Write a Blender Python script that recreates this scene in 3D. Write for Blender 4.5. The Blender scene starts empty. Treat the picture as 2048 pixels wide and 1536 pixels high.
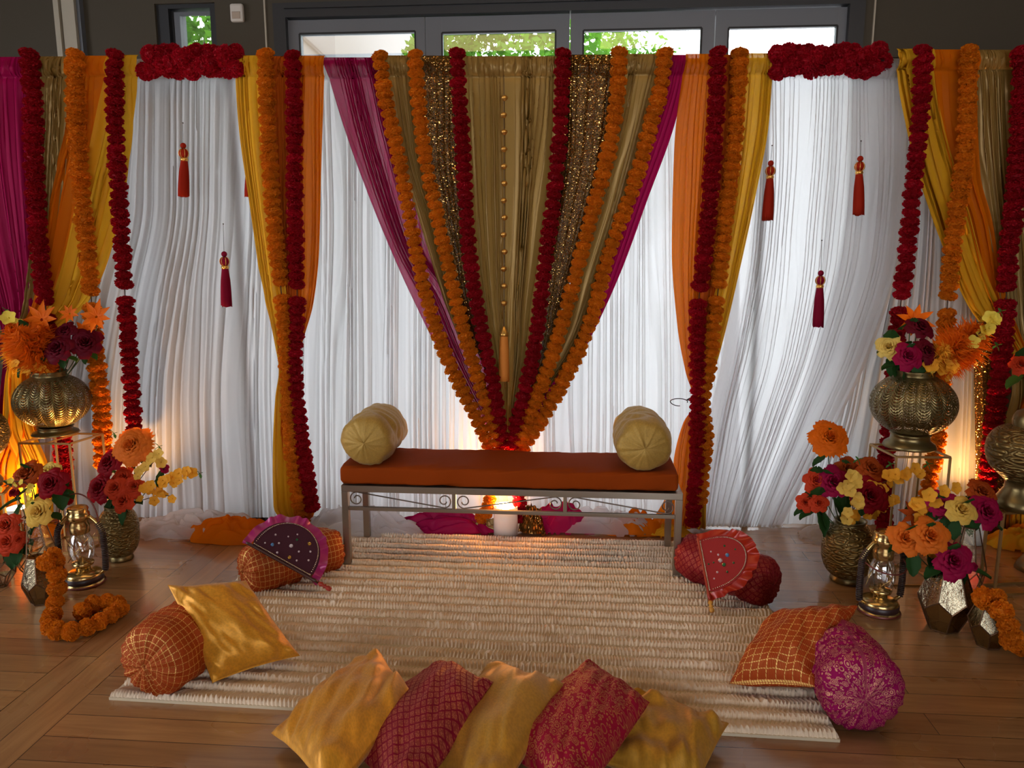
import bpy, math, random
import numpy as np
from mathutils import Vector, Matrix, noise
from math import sin, cos, pi, tan, radians as R, sqrt, atan2

# ---------------------------------------------------------------- camera
PITCH, YAW, FPX, CAMZ = R(9.9), R(4.6), 1540.0, 1.545
SC = bpy.context.scene
cam = bpy.data.objects.new('camera', bpy.data.cameras.new('camera'))
SC.collection.objects.link(cam)
cam.location = (0, 0, CAMZ)
cam.rotation_euler = (pi / 2 - PITCH, 0, YAW)
cam.data.sensor_width = 36.0
cam.data.lens = FPX / 2048 * 36.0
cam.data.clip_start = 0.05
cam.data.clip_end = 200
SC.camera = cam
# ---------------------------------------------------------------- world, exposure
w = bpy.data.worlds.new('sky'); SC.world = w; w.use_nodes = True
_n = w.node_tree.nodes; _bg = _n['Background']
_bg.inputs[0].default_value = (0.92, 0.94, 1.0, 1); _bg.inputs[1].default_value = 6.7
SC.view_settings.view_transform = 'Standard'; SC.view_settings.look = 'None'
SC.view_settings.gamma = 1.0; SC.view_settings.exposure = 0.0
SC.view_settings.use_curve_mapping = False
SC.cycles.use_denoising = True
SC.cycles.max_bounces = 8; SC.cycles.diffuse_bounces = 4; SC.cycles.glossy_bounces = 3
SC.cycles.transmission_bounces = 6; SC.cycles.transparent_max_bounces = 16
SC.cycles.caustics_reflective = False; SC.cycles.caustics_refractive = False
SC.cycles.sample_clamp_indirect = 4.0
# daylight entering through the side and rear windows of the room
def area(name, loc, rot, sx, sy, power, col):
    l = bpy.data.lights.new(name, 'AREA'); l.shape = 'RECTANGLE'; l.size = sx; l.size_y = sy
    l.energy = power; l.color = col
    o = bpy.data.objects.new(name, l); SC.collection.objects.link(o)
    o.location = loc; o.rotation_euler = rot
    return o
area('window_daylight_side', (-5.38, 0.6, 1.65), (0, -pi/2, 0), 2.1, 3.4, 6, (0.84, 0.92, 1.0))
#area('window_daylight_rear', (1.0, -4.38, 1.75), (pi/2, 0, 0), 5.0, 2.0, 6, (1.0, 0.90, 0.76))
for _i, (_x, _y) in enumerate(((-2.0, 2.7), (-.6, 2.7), (.8, 2.7), (2.2, 2.7))):
    area('ceiling_downlight', (_x, _y, 3.33), (0, 0, 0), 1.2, 1.0, 6, (1.0, 0.64, 0.30))
def warm_spot(name, loc, target, power, size=120, blend=0.6, r=0.035, col=(1.0, 0.50, 0.16)):
    l = bpy.data.lights.new(name, 'SPOT'); l.energy = power; l.color = col
    l.spot_size = R(size); l.spot_blend = blend; l.shadow_soft_size = r
    o = bpy.data.objects.new(name, l); SC.collection.objects.link(o)
    o.location = loc
    o.rotation_euler = (Vector(target) - Vector(loc)).to_track_quat('-Z', 'Y').to_euler()
    return o

# ---------------------------------------------------------------- helpers
FW = Vector((-sin(YAW) * cos(PITCH), cos(YAW) * cos(PITCH), -sin(PITCH)))
RT = Vector((cos(YAW), sin(YAW), 0)); UP = RT.cross(FW)
CP = Vector((0, 0, CAMZ))
def ray(px, py): return FW + RT * ((px - 1024) / FPX) - UP * ((py - 768) / FPX)
def fl(px, py, z=0.0):
    d = ray(px, py); return CP + d * ((z - CAMZ) / d.z)
def pl(px, py, Y):
    d = ray(px, py); return CP + d * (Y / d.y)
BS = tan(R(3.3))
_g = fl(1024, 1052); YB = _g.y - BS * _g.x          # backdrop line Y = YB + BS * X
def bd(px, py, off=0.0):
    d = ray(px, py); t = (YB - off) / (d.y - BS * d.x); return CP + d * t

_org = {}
def thing(name, label, cat, loc=(0, 0, 0), group=None):
    o = bpy.data.objects.new(name, None); SC.collection.objects.link(o)
    o.location = loc; o.empty_display_size = 0.05
    o['label'] = label; o['category'] = cat
    if group: o['group'] = group
    _org[o.name] = Vector(loc); return o
def tag(o, label, cat, group=None, kind=None):
    o['label'] = label; o['category'] = cat
    if group: o['group'] = group
    if kind: o['kind'] = kind
    return o
def link(name, me, parent=None, loc=None, rot=None, scale=None, M=None):
    o = bpy.data.objects.new(name, me); SC.collection.objects.link(o)
    if parent is not None:
        o.parent = parent; org = _org.get(parent.name, Vector()); 
    else: org = Vector()
    _org[o.name] = Vector(org) if parent is not None else Vector()
    if M is not None:
        M = M.copy(); M.translation = M.translation - org; o.matrix_basis = M
    else:
        if loc is not None: o.location = Vector(loc) - org
        if rot is not None: o.rotation_euler = rot
        if scale is not None: o.scale = scale
    return o
def mesh(name, V, F, mats=None, smooth=True, uv=None, attr=None):
    me = bpy.data.meshes.new(name)
    if isinstance(F, np.ndarray):
        V = np.asarray(V, dtype=np.float32).reshape(-1, 3); k = F.shape[1]
        me.vertices.add(len(V)); me.vertices.foreach_set('co', V.ravel())
        me.loops.add(F.size); me.loops.foreach_set('vertex_index', F.astype(np.int32).ravel())
        me.polygons.add(len(F))
        me.polygons.foreach_set('loop_start', np.arange(0, F.size, k, dtype=np.int32))
        me.polygons.foreach_set('loop_total', np.full(len(F), k, dtype=np.int32))
        me.update(calc_edges=True)
    else:
        me.from_pydata([tuple(v) for v in V], [], F)
    if smooth: me.polygons.foreach_set('use_smooth', [True] * len(me.polygons))
    if uv is not None:
        lay = me.uv_layers.new(name='UVMap'); uv = np.asarray(uv, dtype=np.float32)
        idx = np.zeros(len(me.loops), dtype=np.int32); me.loops.foreach_get('vertex_index', idx)
        lay.data.foreach_set('uv', uv[idx].ravel())
    for m in (mats if isinstance(mats, (list, tuple)) else [mats] if mats else []): me.materials.append(m)
    me.update(); return me
def obj(name, V, F, mat, parent=None, smooth=True, uv=None):
    if parent is not None:
        org = _org.get(parent.name, Vector())
        if org.length > 0:
            V = (np.asarray(V, dtype=np.float32).reshape(-1, 3) - np.array(org)) if isinstance(F, np.ndarray) else [Vector(v) - org for v in V]
    me = mesh(name, V, F, mat, smooth, uv)
    return link(name, me, parent)
class MB:
    """collects simple shapes into one mesh"""
    def __init__(s): s.V = []; s.F = []; s.mi = []; s.cur = 0
    def add(s, V, F):
        b = len(s.V); s.V += [Vector(v) for v in V]; s.F += [tuple(b + i for i in f) for f in F]; s.mi += [s.cur] * len(F); return s
    def box(s, a, b, M=None):
        x0, y0, z0 = a; x1, y1, z1 = b
        V = [Vector(v) for v in ((x0,y0,z0),(x1,y0,z0),(x1,y1,z0),(x0,y1,z0),(x0,y0,z1),(x1,y0,z1),(x1,y1,z1),(x0,y1,z1))]
        if M: V = [M @ v for v in V]
        return s.add(V, [(0,3,2,1),(4,5,6,7),(0,1,5,4),(1,2,6,5),(2,3,7,6),(3,0,4,7)])
    def tube(s, P, r, n=8, closed=False, cap=True):
        P = [Vector(p) for p in P]; m = len(P); rr = r if isinstance(r, (list, tuple)) else [r] * m
        V = []; up = None
        for i, p in enumerate(P):
            if closed: t = P[(i + 1) % m] - P[i - 1]
            else: t = P[min(i + 1, m - 1)] - P[max(i - 1, 0)]
            t = t.normalized() if t.length > 1e-9 else Vector((0, 0, 1))
            if up is None: up = t.orthogonal().normalized()
            up = (up - t * up.dot(t)); up = up.normalized() if up.length > 1e-6 else t.orthogonal().normalized()
            b = t.cross(up)
            for k in range(n):
                a = 2 * pi * k / n; V.append(p + (up * cos(a) + b * sin(a)) * rr[i])
        F = []
        for i in range(m if closed else m - 1):
            j = (i + 1) % m
            for k in range(n): F.append((i*n+k, i*n+(k+1)%n, j*n+(k+1)%n, j*n+k))
        if cap and not closed: F.append(tuple(range(n))[::-1]); F.append(tuple((m-1)*n + k for k in range(n)))
        return s.add(V, F)
    def bar(s, a, b, w, h=None):
        """square bar from a to b"""
        a = Vector(a); b = Vector(b); h = h or w; t = (b - a).normalized()
        u = Vector((0, 0, 1)).cross(t); u = u.normalized() if u.length > 1e-4 else Vector((1, 0, 0)); v = t.cross(u)
        V = [p + u * (w/2*i) + v * (h/2*j) for p in (a, b) for i, j in ((-1,-1),(1,-1),(1,1),(-1,1))]
        return s.add(V, [(0,3,2,1),(4,5,6,7),(0,1,5,4),(1,2,6,5),(2,3,7,6),(3,0,4,7)])
    def lathe(s, prof, c=(0, 0, 0), n=32, cap=False):
        c = Vector(c); V = []; m = len(prof)
        for r, z in prof:
            for k in range(n): a = 2*pi*k/n; V.append(c + Vector((r*cos(a), r*sin(a), z)))
        F = [(i*n+k, i*n+(k+1)%n, (i+1)*n+(k+1)%n, (i+1)*n+k) for i in range(m-1) for k in range(n)]
        if cap: F.append(tuple(range(n))[::-1]); F.append(tuple((m-1)*n+k for k in range(n)))
        return s.add(V, F)
    def ball(s, c, r, n=10, sq=(1, 1, 1)):
        c = Vector(c); V = []; F = []
        for i in range(n + 1):
            t = pi * i / n
            for k in range(n * 2):
                a = pi * k / n; V.append(c + Vector((sin(t)*cos(a)*sq[0], sin(t)*sin(a)*sq[1], -cos(t)*sq[2])) * r)
        m = n * 2
        for i in range(n):
            for k in range(m): F.append((i*m+k, i*m+(k+1)%m, (i+1)*m+(k+1)%m, (i+1)*m+k))
        return s.add(V, F)
    def out(s, name, mat, parent=None, smooth=True, bevel=0):
        o = obj(name, s.V, s.F, mat, parent, smooth)
        if isinstance(mat, (list, tuple)): o.data.polygons.foreach_set('material_index', s.mi)
        if bevel:
            m = o.modifiers.new('bevel', 'BEVEL'); m.width = bevel; m.segments = 2; m.limit_method = 'ANGLE'
        return o
def frame(origin, z, x=None):
    """matrix with local z along z"""
    z = Vector(z).normalized(); x = Vector(x) if x is not None else z.orthogonal()
    x = (x - z * x.dot(z)).normalized(); y = z.cross(x)
    M = Matrix((x, y, z)).transposed().to_4x4(); M.translation = Vector(origin); return M
def herm(xs, ys, x):
    """smooth interpolation through key points (monotone-limited)"""
    xs = np.asarray(xs, float); ys = np.asarray(ys, float); x = np.clip(np.asarray(x, float), xs[0], xs[-1])
    if len(xs) == 2: return np.interp(x, xs, ys)
    d = np.diff(ys) / np.diff(xs); m = np.empty_like(ys); m[0] = d[0]; m[-1] = d[-1]
    m[1:-1] = np.where(d[:-1] * d[1:] > 0, 2 * d[:-1] * d[1:] / (d[:-1] + d[1:] + 1e-12), 0)
    i = np.clip(np.searchsorted(xs, x) - 1, 0, len(xs) - 2); h = xs[i+1] - xs[i]; t = (x - xs[i]) / h
    return ((2*t**3-3*t**2+1)*ys[i] + (t**3-2*t**2+t)*h*m[i] + (-2*t**3+3*t**2)*ys[i+1] + (t**3-t**2)*h*m[i+1])
def smooth_path(P, step):
    """resample a polyline of vectors smoothly with an even step"""
    P = [Vector(p) for p in P]; L = [0]
    for a, b in zip(P, P[1:]): L.append(L[-1] + (b - a).length)
    n = max(2, int(round(L[-1] / step)) + 1); s = np.linspace(0, L[-1], n)
    c = []
    for k in range(3):
        ys = np.array([p[k] for p in P]); xs = np.array(L)
        if len(xs) > 2:
            m = np.gradient(ys, xs); i = np.clip(np.searchsorted(xs, s) - 1, 0, len(xs) - 2); h = xs[i+1]-xs[i]; t = (s-xs[i])/h
            c.append((2*t**3-3*t**2+1)*ys[i]+(t**3-2*t**2+t)*h*m[i]+(-2*t**3+3*t**2)*ys[i+1]+(t**3-t**2)*h*m[i+1])
        else: c.append(np.interp(s, xs, ys))
    return [Vector(v) for v in zip(*c)]
def grid_faces(nu, nv):
    """quads for an array of nv rows by nu columns"""
    i = np.arange(nv - 1)[:, None] * nu + np.arange(nu - 1)[None, :]
    return np.stack([i, i + 1, i + nu + 1, i + nu], -1).reshape(-1, 4)
def noise1(seed, n, x):
    """smooth 1-D noise, n cells over x in 0..1"""
    r = np.random.RandomState(seed); k = r.uniform(-1, 1, n + 3); x = np.clip(x, 0, 1) * n
    i = np.floor(x).astype(int); t = x - i; t = t*t*(3-2*t); return k[i]*(1-t) + k[i+1]*t
def vnoise(seed, x, y):
    """smooth 2-D value noise on arrays"""
    r = np.random.RandomState(seed); T = r.uniform(-1, 1, (64, 64))
    xi = np.floor(x).astype(int); yi = np.floor(y).astype(int); fx = x - xi; fy = y - yi
    fx = fx*fx*(3-2*fx); fy = fy*fy*(3-2*fy)
    g = lambda a, b: T[a % 64, b % 64]
    return (g(xi,yi)*(1-fx)+g(xi+1,yi)*fx)*(1-fy) + (g(xi,yi+1)*(1-fx)+g(xi+1,yi+1)*fx)*fy

# ---------------------------------------------------------------- material helpers
class NT:
    def __init__(s, name):
        s.m = bpy.data.materials.new(name); s.m.use_nodes = True; s.t = s.m.node_tree; s.t.nodes.clear()
        s.o = s.t.nodes.new('ShaderNodeOutputMaterial')
    def n(s, typ, ins=None, **kw):
        d = s.t.nodes.new('ShaderNode' + typ)
        for k, v in kw.items(): setattr(d, k, v)
        for k, v in (ins or {}).items():
            if hasattr(v, 'is_linked') or hasattr(v, 'links'): s.t.links.new(v, d.inputs[k])
            else: d.inputs[k].default_value = v
        return d
    def math(s, op, a, b=None, c=None):
        ins = {0: a}
        if b is not None: ins[1] = b
        if c is not None: ins[2] = c
        return s.n('Math', ins, operation=op).outputs[0]
    def mix(s, f, a, b):
        d = s.n('Mix', data_type='RGBA', clamp_factor=True)
        for i, v in ((0, f), (6, a), (7, b)):
            if hasattr(v, 'links'): s.t.links.new(v, d.inputs[i])
            else: d.inputs[i].default_value = v
        return d.outputs[2]
    def ramp(s, f, stops, interp='LINEAR'):
        d = s.n('ValToRGB', {0: f}); r = d.color_ramp; r.interpolation = interp
        while len(r.elements) < len(stops): r.elements.new(0.5)
        for e, (p, c) in zip(r.elements, stops):
            e.position = p; e.color = c if len(c) == 4 else (*c, 1)
        return d.outputs[0]
    def bump(s, h, strength, dist, normal=None):
        ins = {'Height': h, 'Strength': strength, 'Distance': dist}
        if normal is not None: ins['Normal'] = normal
        return s.n('Bump', ins).outputs[0]
    def out(s, sh): s.t.links.new(sh, s.o.inputs[0]); return s.m
def C4(c): return (c[0], c[1], c[2], 1)
def pbr(name, col, rough=0.5, metal=0.0, nscale=0, nstr=0.3, ndist=0.002, coat=0, sheen=0, var=0.0, spec=0.5):
    t = NT(name); tc = t.n('TexCoord').outputs['Object']; c = C4(col)
    ins = {'Base Color': c, 'Roughness': rough, 'Metallic': metal, 'Coat Weight': coat, 'Sheen Weight': sheen, 'Specular IOR Level': spec}
    if nscale:
        nz = t.n('TexNoise', {'Vector': tc, 'Scale': nscale, 'Detail': 5.0}).outputs[0]
        ins['Normal'] = t.bump(nz, nstr, ndist)
        if var:
            ins['Base Color'] = t.mix(t.ramp(nz, [(0.35, (0,0,0)), (0.65, (1,1,1))]), C4([v*(1-var) for v in col]), c)
    return t.out(t.n('BsdfPrincipled', ins).outputs[0])
def cloth(name, col, trans=0.5, clear=0.0, rough=0.6, gloss=0.0, weave=0.0, tcol=None):
    """thin woven cloth: diffuse front, light passing through, a share of open weave"""
    t = NT(name); ob = t.n('ObjectInfo').outputs['Random']; tc = t.n('TexCoord').outputs['Object']
    nz = t.n('TexNoise', {'Vector': tc, 'Scale': 220.0, 'Detail': 2.0}).outputs[0]
    b = t.bump(nz, 0.15, 0.0006)
    d = t.n('BsdfDiffuse', {'Color': C4(col), 'Roughness': 0.8, 'Normal': b}).outputs[0]
    tr = t.n('BsdfTranslucent', {'Color': C4(tcol or col), 'Normal': b}).outputs[0]
    s = t.n('MixShader', {0: trans, 1: d, 2: tr}).outputs[0]
    if gloss:
        g = t.n('BsdfGlossy', {'Color': C4([min(1, v * 1.2 + 0.1) for v in col]), 'Roughness': rough, 'Normal': b}).outputs[0]
        s = t.n('MixShader', {0: gloss, 1: s, 2: g}).outputs[0]
    if clear:
        # the weave shuts when seen at a slant
        lw = t.n('LayerWeight', {'Blend': 0.35}).outputs['Facing']
        f = t.math('MULTIPLY', t.math('SUBTRACT', 1.0, lw), clear)
        s = t.n('MixShader', {0: f, 1: s, 2: t.n('BsdfTransparent').outputs[0]}).outputs[0]
    return t.out(s)
def glass_thin(name, tint=(1, 1, 1), refl=0.08, rough=0.02):
    t = NT(name); lw = t.n('LayerWeight', {'Blend': 0.5}).outputs['Fresnel']
    f = t.math('ADD', t.math('MULTIPLY', lw, 0.5), refl)
    return t.out(t.n('MixShader', {0: f, 1: t.n('BsdfTransparent', {'Color': C4(tint)}).outputs[0],
        2: t.n('BsdfGlossy', {'Color': (1, 1, 1, 1), 'Roughness': rough}).outputs[0]}).outputs[0])
# ================================================================ room
WY = 4.75                       # inner face of the door wall
XL, XR, YR, ZC = -5.4, 5.4, -4.4, 3.35
M = {}
def plank_mat():
    t = NT('timber floor boards'); tc = t.n('TexCoord').outputs['Object']
    xb = fl(424, 1120).x
    def planks(vec, off):
        br = t.n('TexBrick', {'Vector': vec, 'Color1': (0, 0, 0, 1), 'Color2': (1, 1, 1, 1), 'Mortar': (0.5, 0.5, 0.5, 1), 'Scale': 1.0,
            'Mortar Size': 0.0016, 'Mortar Smooth': 0.3, 'Brick Width': 1.9, 'Row Height': 0.118, 'Bias': 0.0}, offset=0.37, squash=1.0)
        return br
    br1 = planks(tc, 0)
    rot = t.n('Mapping', {'Vector': tc, 'Rotation': (0, 0, pi/2), 'Location': (0, -xb + 0.118, 0)}).outputs[0]
    br2 = planks(rot, 1)
    x = t.n('SeparateXYZ', {0: tc}).outputs[0]
    band = t.math('LESS_THAN', t.math('ABSOLUTE', t.math('SUBTRACT', x, xb)), 0.118)
    col = t.mix(band, br1.outputs[0], br2.outputs[0])
    fac = t.math('ADD', t.math('MULTIPLY', br1.outputs['Fac'], t.math('SUBTRACT', 1.0, band)), t.math('MULTIPLY', br2.outputs['Fac'], band))
    edge = t.math('LESS_THAN', t.math('ABSOLUTE', t.math('SUBTRACT', t.math('ABSOLUTE', t.math('SUBTRACT', x, xb)), 0.118)), 0.0015)
    fac = t.math('MAXIMUM', fac, edge)
    m1 = t.n('Mapping', {'Vector': tc, 'Scale': (1.2, 14, 14)}).outputs[0]
    m2 = t.n('Mapping', {'Vector': tc, 'Scale': (14, 1.2, 14)}).outputs[0]
    vec = t.mix(band, m1, m2)
    off = t.n('VectorMath', {0: vec, 1: t.n('CombineXYZ', {0: t.math('MULTIPLY', col, 7.0), 1: t.math('MULTIPLY', col, 23.0)}).outputs[0]}, operation='ADD').outputs[0]
    gr = t.n('TexNoise', {'Vector': off, 'Scale': 2.2, 'Detail': 8.0, 'Roughness': 0.62, 'Distortion': 0.6}).outputs[0]
    base = t.ramp(gr, [(0.28, (0.24, 0.115, 0.045)), (0.52, (0.33, 0.168, 0.068)), (0.78, (0.41, 0.225, 0.098))])
    tint = t.ramp(col, [(0.0, (0.78, 0.72, 0.68)), (0.5, (1, 1, 1)), (1.0, (1.15, 1.1, 1.02))])
    mul = t.n('Mix', {6: base, 7: tint, 0: 1.0}, data_type='RGBA', blend_type='MULTIPLY').outputs[2]
    c = t.mix(fac, mul, (0.03, 0.012, 0.005, 1))
    rn = t.n('TexNoise', {'Vector': tc, 'Scale': 3.0, 'Detail': 3.0}).outputs[0]
    rough = t.math('ADD', t.math('MULTIPLY', rn, 0.16), 0.20)
    b = t.bump(t.math('SUBTRACT', t.math('MULTIPLY', gr, 0.15), fac), 0.5, 0.0012)
    return t.out(t.n('BsdfPrincipled', {'Base Color': c, 'Roughness': rough, 'Normal': b, 'Coat Weight': 0.6, 'Coat Roughness': 0.13}).outputs[0])
M['floor'] = plank_mat()
M['wall'] = pbr('taupe painted plaster', (0.058, 0.045, 0.026), 0.75, nscale=60, nstr=0.12, ndist=0.001)
M['ceil'] = pbr('beige ceiling paint', (0.12, 0.105, 0.085), 0.9, nscale=40, nstr=0.05)
M['alu'] = pbr('grey powder coated aluminium', (0.14, 0.15, 0.165), 0.42, 0.15)
M['dark_alu'] = pbr('charcoal aluminium', (0.022, 0.023, 0.025), 0.45)
M['beige_metal'] = pbr('beige track metal', (0.42, 0.37, 0.28), 0.5)
M['white_plastic'] = pbr('white plastic', (0.62, 0.57, 0.50), 0.4)
M['glass'] = glass_thin('window glass', (0.96, 0.98, 0.98), 0.04)
M['black_rubber'] = pbr('black rubber', (0.012, 0.012, 0.012), 0.6)
def st(o): o['kind'] = 'structure'; return o
st(MB().box((XL - 0.2, YR - 0.2, -0.12), (XR + 0.2, WY + 0.22, 0.0)).out('floor', M['floor'], smooth=False))
st(MB().box((XL - 0.2, YR - 0.2, ZC), (XR + 0.2, WY + 0.22, ZC + 0.15)).out('ceiling', M['ceil'], smooth=False))
# openings of the door wall
def wx(px, py=60): return pl(px, py, WY).x
def wz(px, py): return pl(px, py, WY).z
W0, W1 = wx(312), wx(432); WT = wz(370, 6); WB = 0.12
D0, D1 = wx(548), wx(1727); DT = wz(1130, -8)
m = MB()
for a, b, z0, z1 in ((XL - .2, W0, 0, ZC), (W0, W1, 0, WB), (W0, W1, WT, ZC), (W1, D0, 0, ZC), (D0, D1, DT, ZC), (D1, XR + .2, 0, ZC)):
    m.box((a, WY, z0), (b, WY + 0.22, z1))
st(m.out('wall_back', M['wall'], smooth=False))
# left wall with window opening, right wall solid, rear wall with glazed opening
m = MB(); y0, y1, z0, z1 = -1.2, 2.4, 0.55, 2.75
for a, b, c, d in ((YR - .2, y0, 0, ZC), (y0, y1, 0, z0), (y0, y1, z1, ZC), (y1, WY, 0, ZC)):
    m.box((XL - 0.2, a, c), (XL, b, d))
st(m.out('wall_left', M['wall'], smooth=False))
st(MB().box((XR, YR, 0), (XR + 0.2, WY, ZC)).out('wall_right', M['wall'], smooth=False))
m = MB()
for a, b, c, d in ((XL, -1.6, 0, ZC), (-1.6, 3.6, 0, .7), (-1.6, 3.6, 2.8, ZC), (3.6, XR, 0, ZC)):
    m.box((a, YR - 0.2, c), (b, YR, d))
st(m.out('wall_rear', M['wall'], smooth=False))
for k, (a, b, hor) in enumerate(((( XL - .1, y0, z0), (XL - .1, y1, z1), 1), ((-1.6, YR - .1, .7), (3.6, YR - .1, 2.8), 0))):
    a = Vector(a); b = Vector(b); f = MB(); n = 3
    for i in range(n + 1):
        p = a.lerp(b, i / n); f.bar((p.x, p.y, a.z), (p.x, p.y, b.z), 0.06)
    for z in (a.z + .03, b.z - .03): f.bar((a.x, a.y, z), (b.x, b.y, z), 0.06)
    st(f.out('window_%d' % (k + 2), M['dark_alu'], smooth=False))
# narrow window left of the doors
f = MB(); fw = 0.055
gx0, gx1, gt = wx(345), wx(419), wz(380, 14)
f.box((W0, WY + .02, WB), (gx0 - .03, WY + .12, WT)); f.box((gx1, WY + .02, WB), (W1, WY + .12, WT))
f.box((gx0 - .03, WY + .021, gt), (gx1, WY + .119, WT)); f.box((gx0 - .03, WY + .021, WB), (gx1, WY + .119, WB + .08))
f.box((gx0 - 0.03, WY + .06, WB + .08), (gx0 + .01, WY + .16, gt))
win = st(f.out('window_1', M['dark_alu'], smooth=False))
MB().box((gx0, WY + .03, gt - .035), (gx1, WY + .06, gt - .018)).box((gx0, WY + .03, WB + .08), (gx0 + .035, WY + .06, gt - .035)).out('sash', M['alu'], win, smooth=False)
MB().box((gx0, WY + .085, WB + .08), (gx1, WY + .091, gt)).out('pane', M['glass'], win, smooth=False)
# folding glass doors
fr = MB()
dt = wz(1130, 22)
fr.box((D0, WY - .01, 0), (D0 + .075, WY + .16, DT)); fr.box((D1 - .085, WY - .01, 0), (D1, WY + .16, DT))
fr.box((D0 + .075, WY - .01, dt), (D1 - .085, WY + .16, DT))
fr.box((D0 + .075, WY - .03, dt + .045), (D1 - .085, WY - .01, dt + .075))
st(fr.out('trim_1', M['dark_alu'], smooth=False))
leaf = [(571, 848, 595, 828, 62), (849, 1139, 882, 1111, 60), (1141, 1431, 1167, 1405, 55), (1433, 1706, 1459, 1678, 50)]
for k, (a, b, ga, gb, gy) in enumerate(leaf):
    xa, xb, gxa, gxb, gz = wx(a), wx(b), wx(ga), wx(gb), wz((ga + gb) / 2, gy)
    f = MB(); y0_, y1_ = WY + .03, WY + .085; top = dt - .006
    f.box((xa, y0_, .01), (gxa, y1_, top)); f.box((gxb, y0_, .01), (xb, y1_, top))
    f.box((gxa, y0_ + .001, gz), (gxb, y1_ - .001, top)); f.box((gxa, y0_ + .001, .01), (gxb, y1_ - .001, .22))
    d = st(f.out('door_%d' % (k + 1), M['alu'], smooth=False))
    MB().box((gxa, WY + .05, .22), (gxb, WY + .056, gz)).out('pane', M['glass'], d, smooth=False)
    b_ = MB()
    for (p, q) in (((gxa, gz), (gxb, gz)), ((gxa, .22), (gxa, gz)), ((gxb, .22), (gxb, gz))):
        b_.bar((p[0], WY + .034, p[1]), (q[0], WY + .034, q[1]), 0.010)
    b_.out('rubber_seal', M['black_rubber'], d, smooth=False)
# vertical track posts on the wall (folding partition guide)
f = MB()
for a, b, o in ((121, 131, .05), (134, 143, .035), (146, 164, .06)):
    f.box((wx(a), WY - o, 0), (wx(b), WY, ZC))
st(f.out('trim_2', M['beige_metal'], smooth=False))
st(MB().box((wx(165), WY - .04, 0), (wx(171), WY, ZC)).out('trim_3', M['alu'], smooth=False))
st(MB().box((wx(531), WY - .012, 0), (wx(534), WY, ZC)).out('trim_4', M['beige_metal'], smooth=False))
st(MB().box((wx(1744), WY - .012, 0), (wx(1747), WY, ZC)).out('trim_5', M['beige_metal'], smooth=False))
# skirting
st(MB().box((XL, WY - .015, 0), (D0 - .06, WY, .09)).out('baseboard_left', M['dark_alu'], smooth=False))
st(MB().box((D1 + .06, WY - .015, 0), (XR, WY, .09)).out('baseboard_right', M['dark_alu'], smooth=False))
# wall sensor
a = pl(463, 10, WY); b = pl(491, 46, WY)
t_ = thing('motion_sensor', 'small white plastic sensor box high on the taupe wall beside the narrow window', 'sensor', (a.x, WY, b.z))
MB().box((a.x, WY - .035, b.z), (b.x, WY, a.z)).out('housing', M['white_plastic'], t_, False, bevel=.012)
MB().box((a.x + .015, WY - .040, b.z + .015), (b.x - .015, WY - .034, b.z + .055)).out('lens', pbr('milky lens', (.45, .36, .28), .25), t_, False, bevel=.004)
# ---------------------------------------------------------------- outside
M['paving'] = pbr('pale concrete paving', (0.50, 0.49, 0.46), 0.8, nscale=3, nstr=.1)
st(MB().box((-14, WY + .25, -.16), (14, 24, -.05)).out('ground_outside', M['paving'], smooth=False))
M['render'] = pbr('pale grey cladding', (0.13, 0.135, 0.14), 0.7)
m = MB(); p0 = pl(430, 60, 8.0).x; p1 = pl(669, 60, 8.0).x
m.box((p0, 8.0, -.05), (p1, 12.0, 6.0))
h = tag(m.out('neighbouring_building', M['render'], smooth=False), 'pale grey clad building corner seen through first glass door', 'building')
q0 = pl(597, 66, 7.98); q1 = pl(655, 120, 7.98)
MB().bar(q0, q0 + (q1 - q0) * 3, .03).out('stay_cable', M['dark_alu'], h)
def leaf_mat(n, c):
    return cloth(n, c, 0.55, rough=.4, gloss=.06, tcol=(c[0]*1.5, c[1]*1.4, c[2]))
M['tree_leaf'] = leaf_mat('fresh green tree leaf', (0.07, 0.20, 0.018))
M['bark'] = pbr('tree bark', (0.06, 0.045, 0.035), .9, nscale=20)
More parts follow.
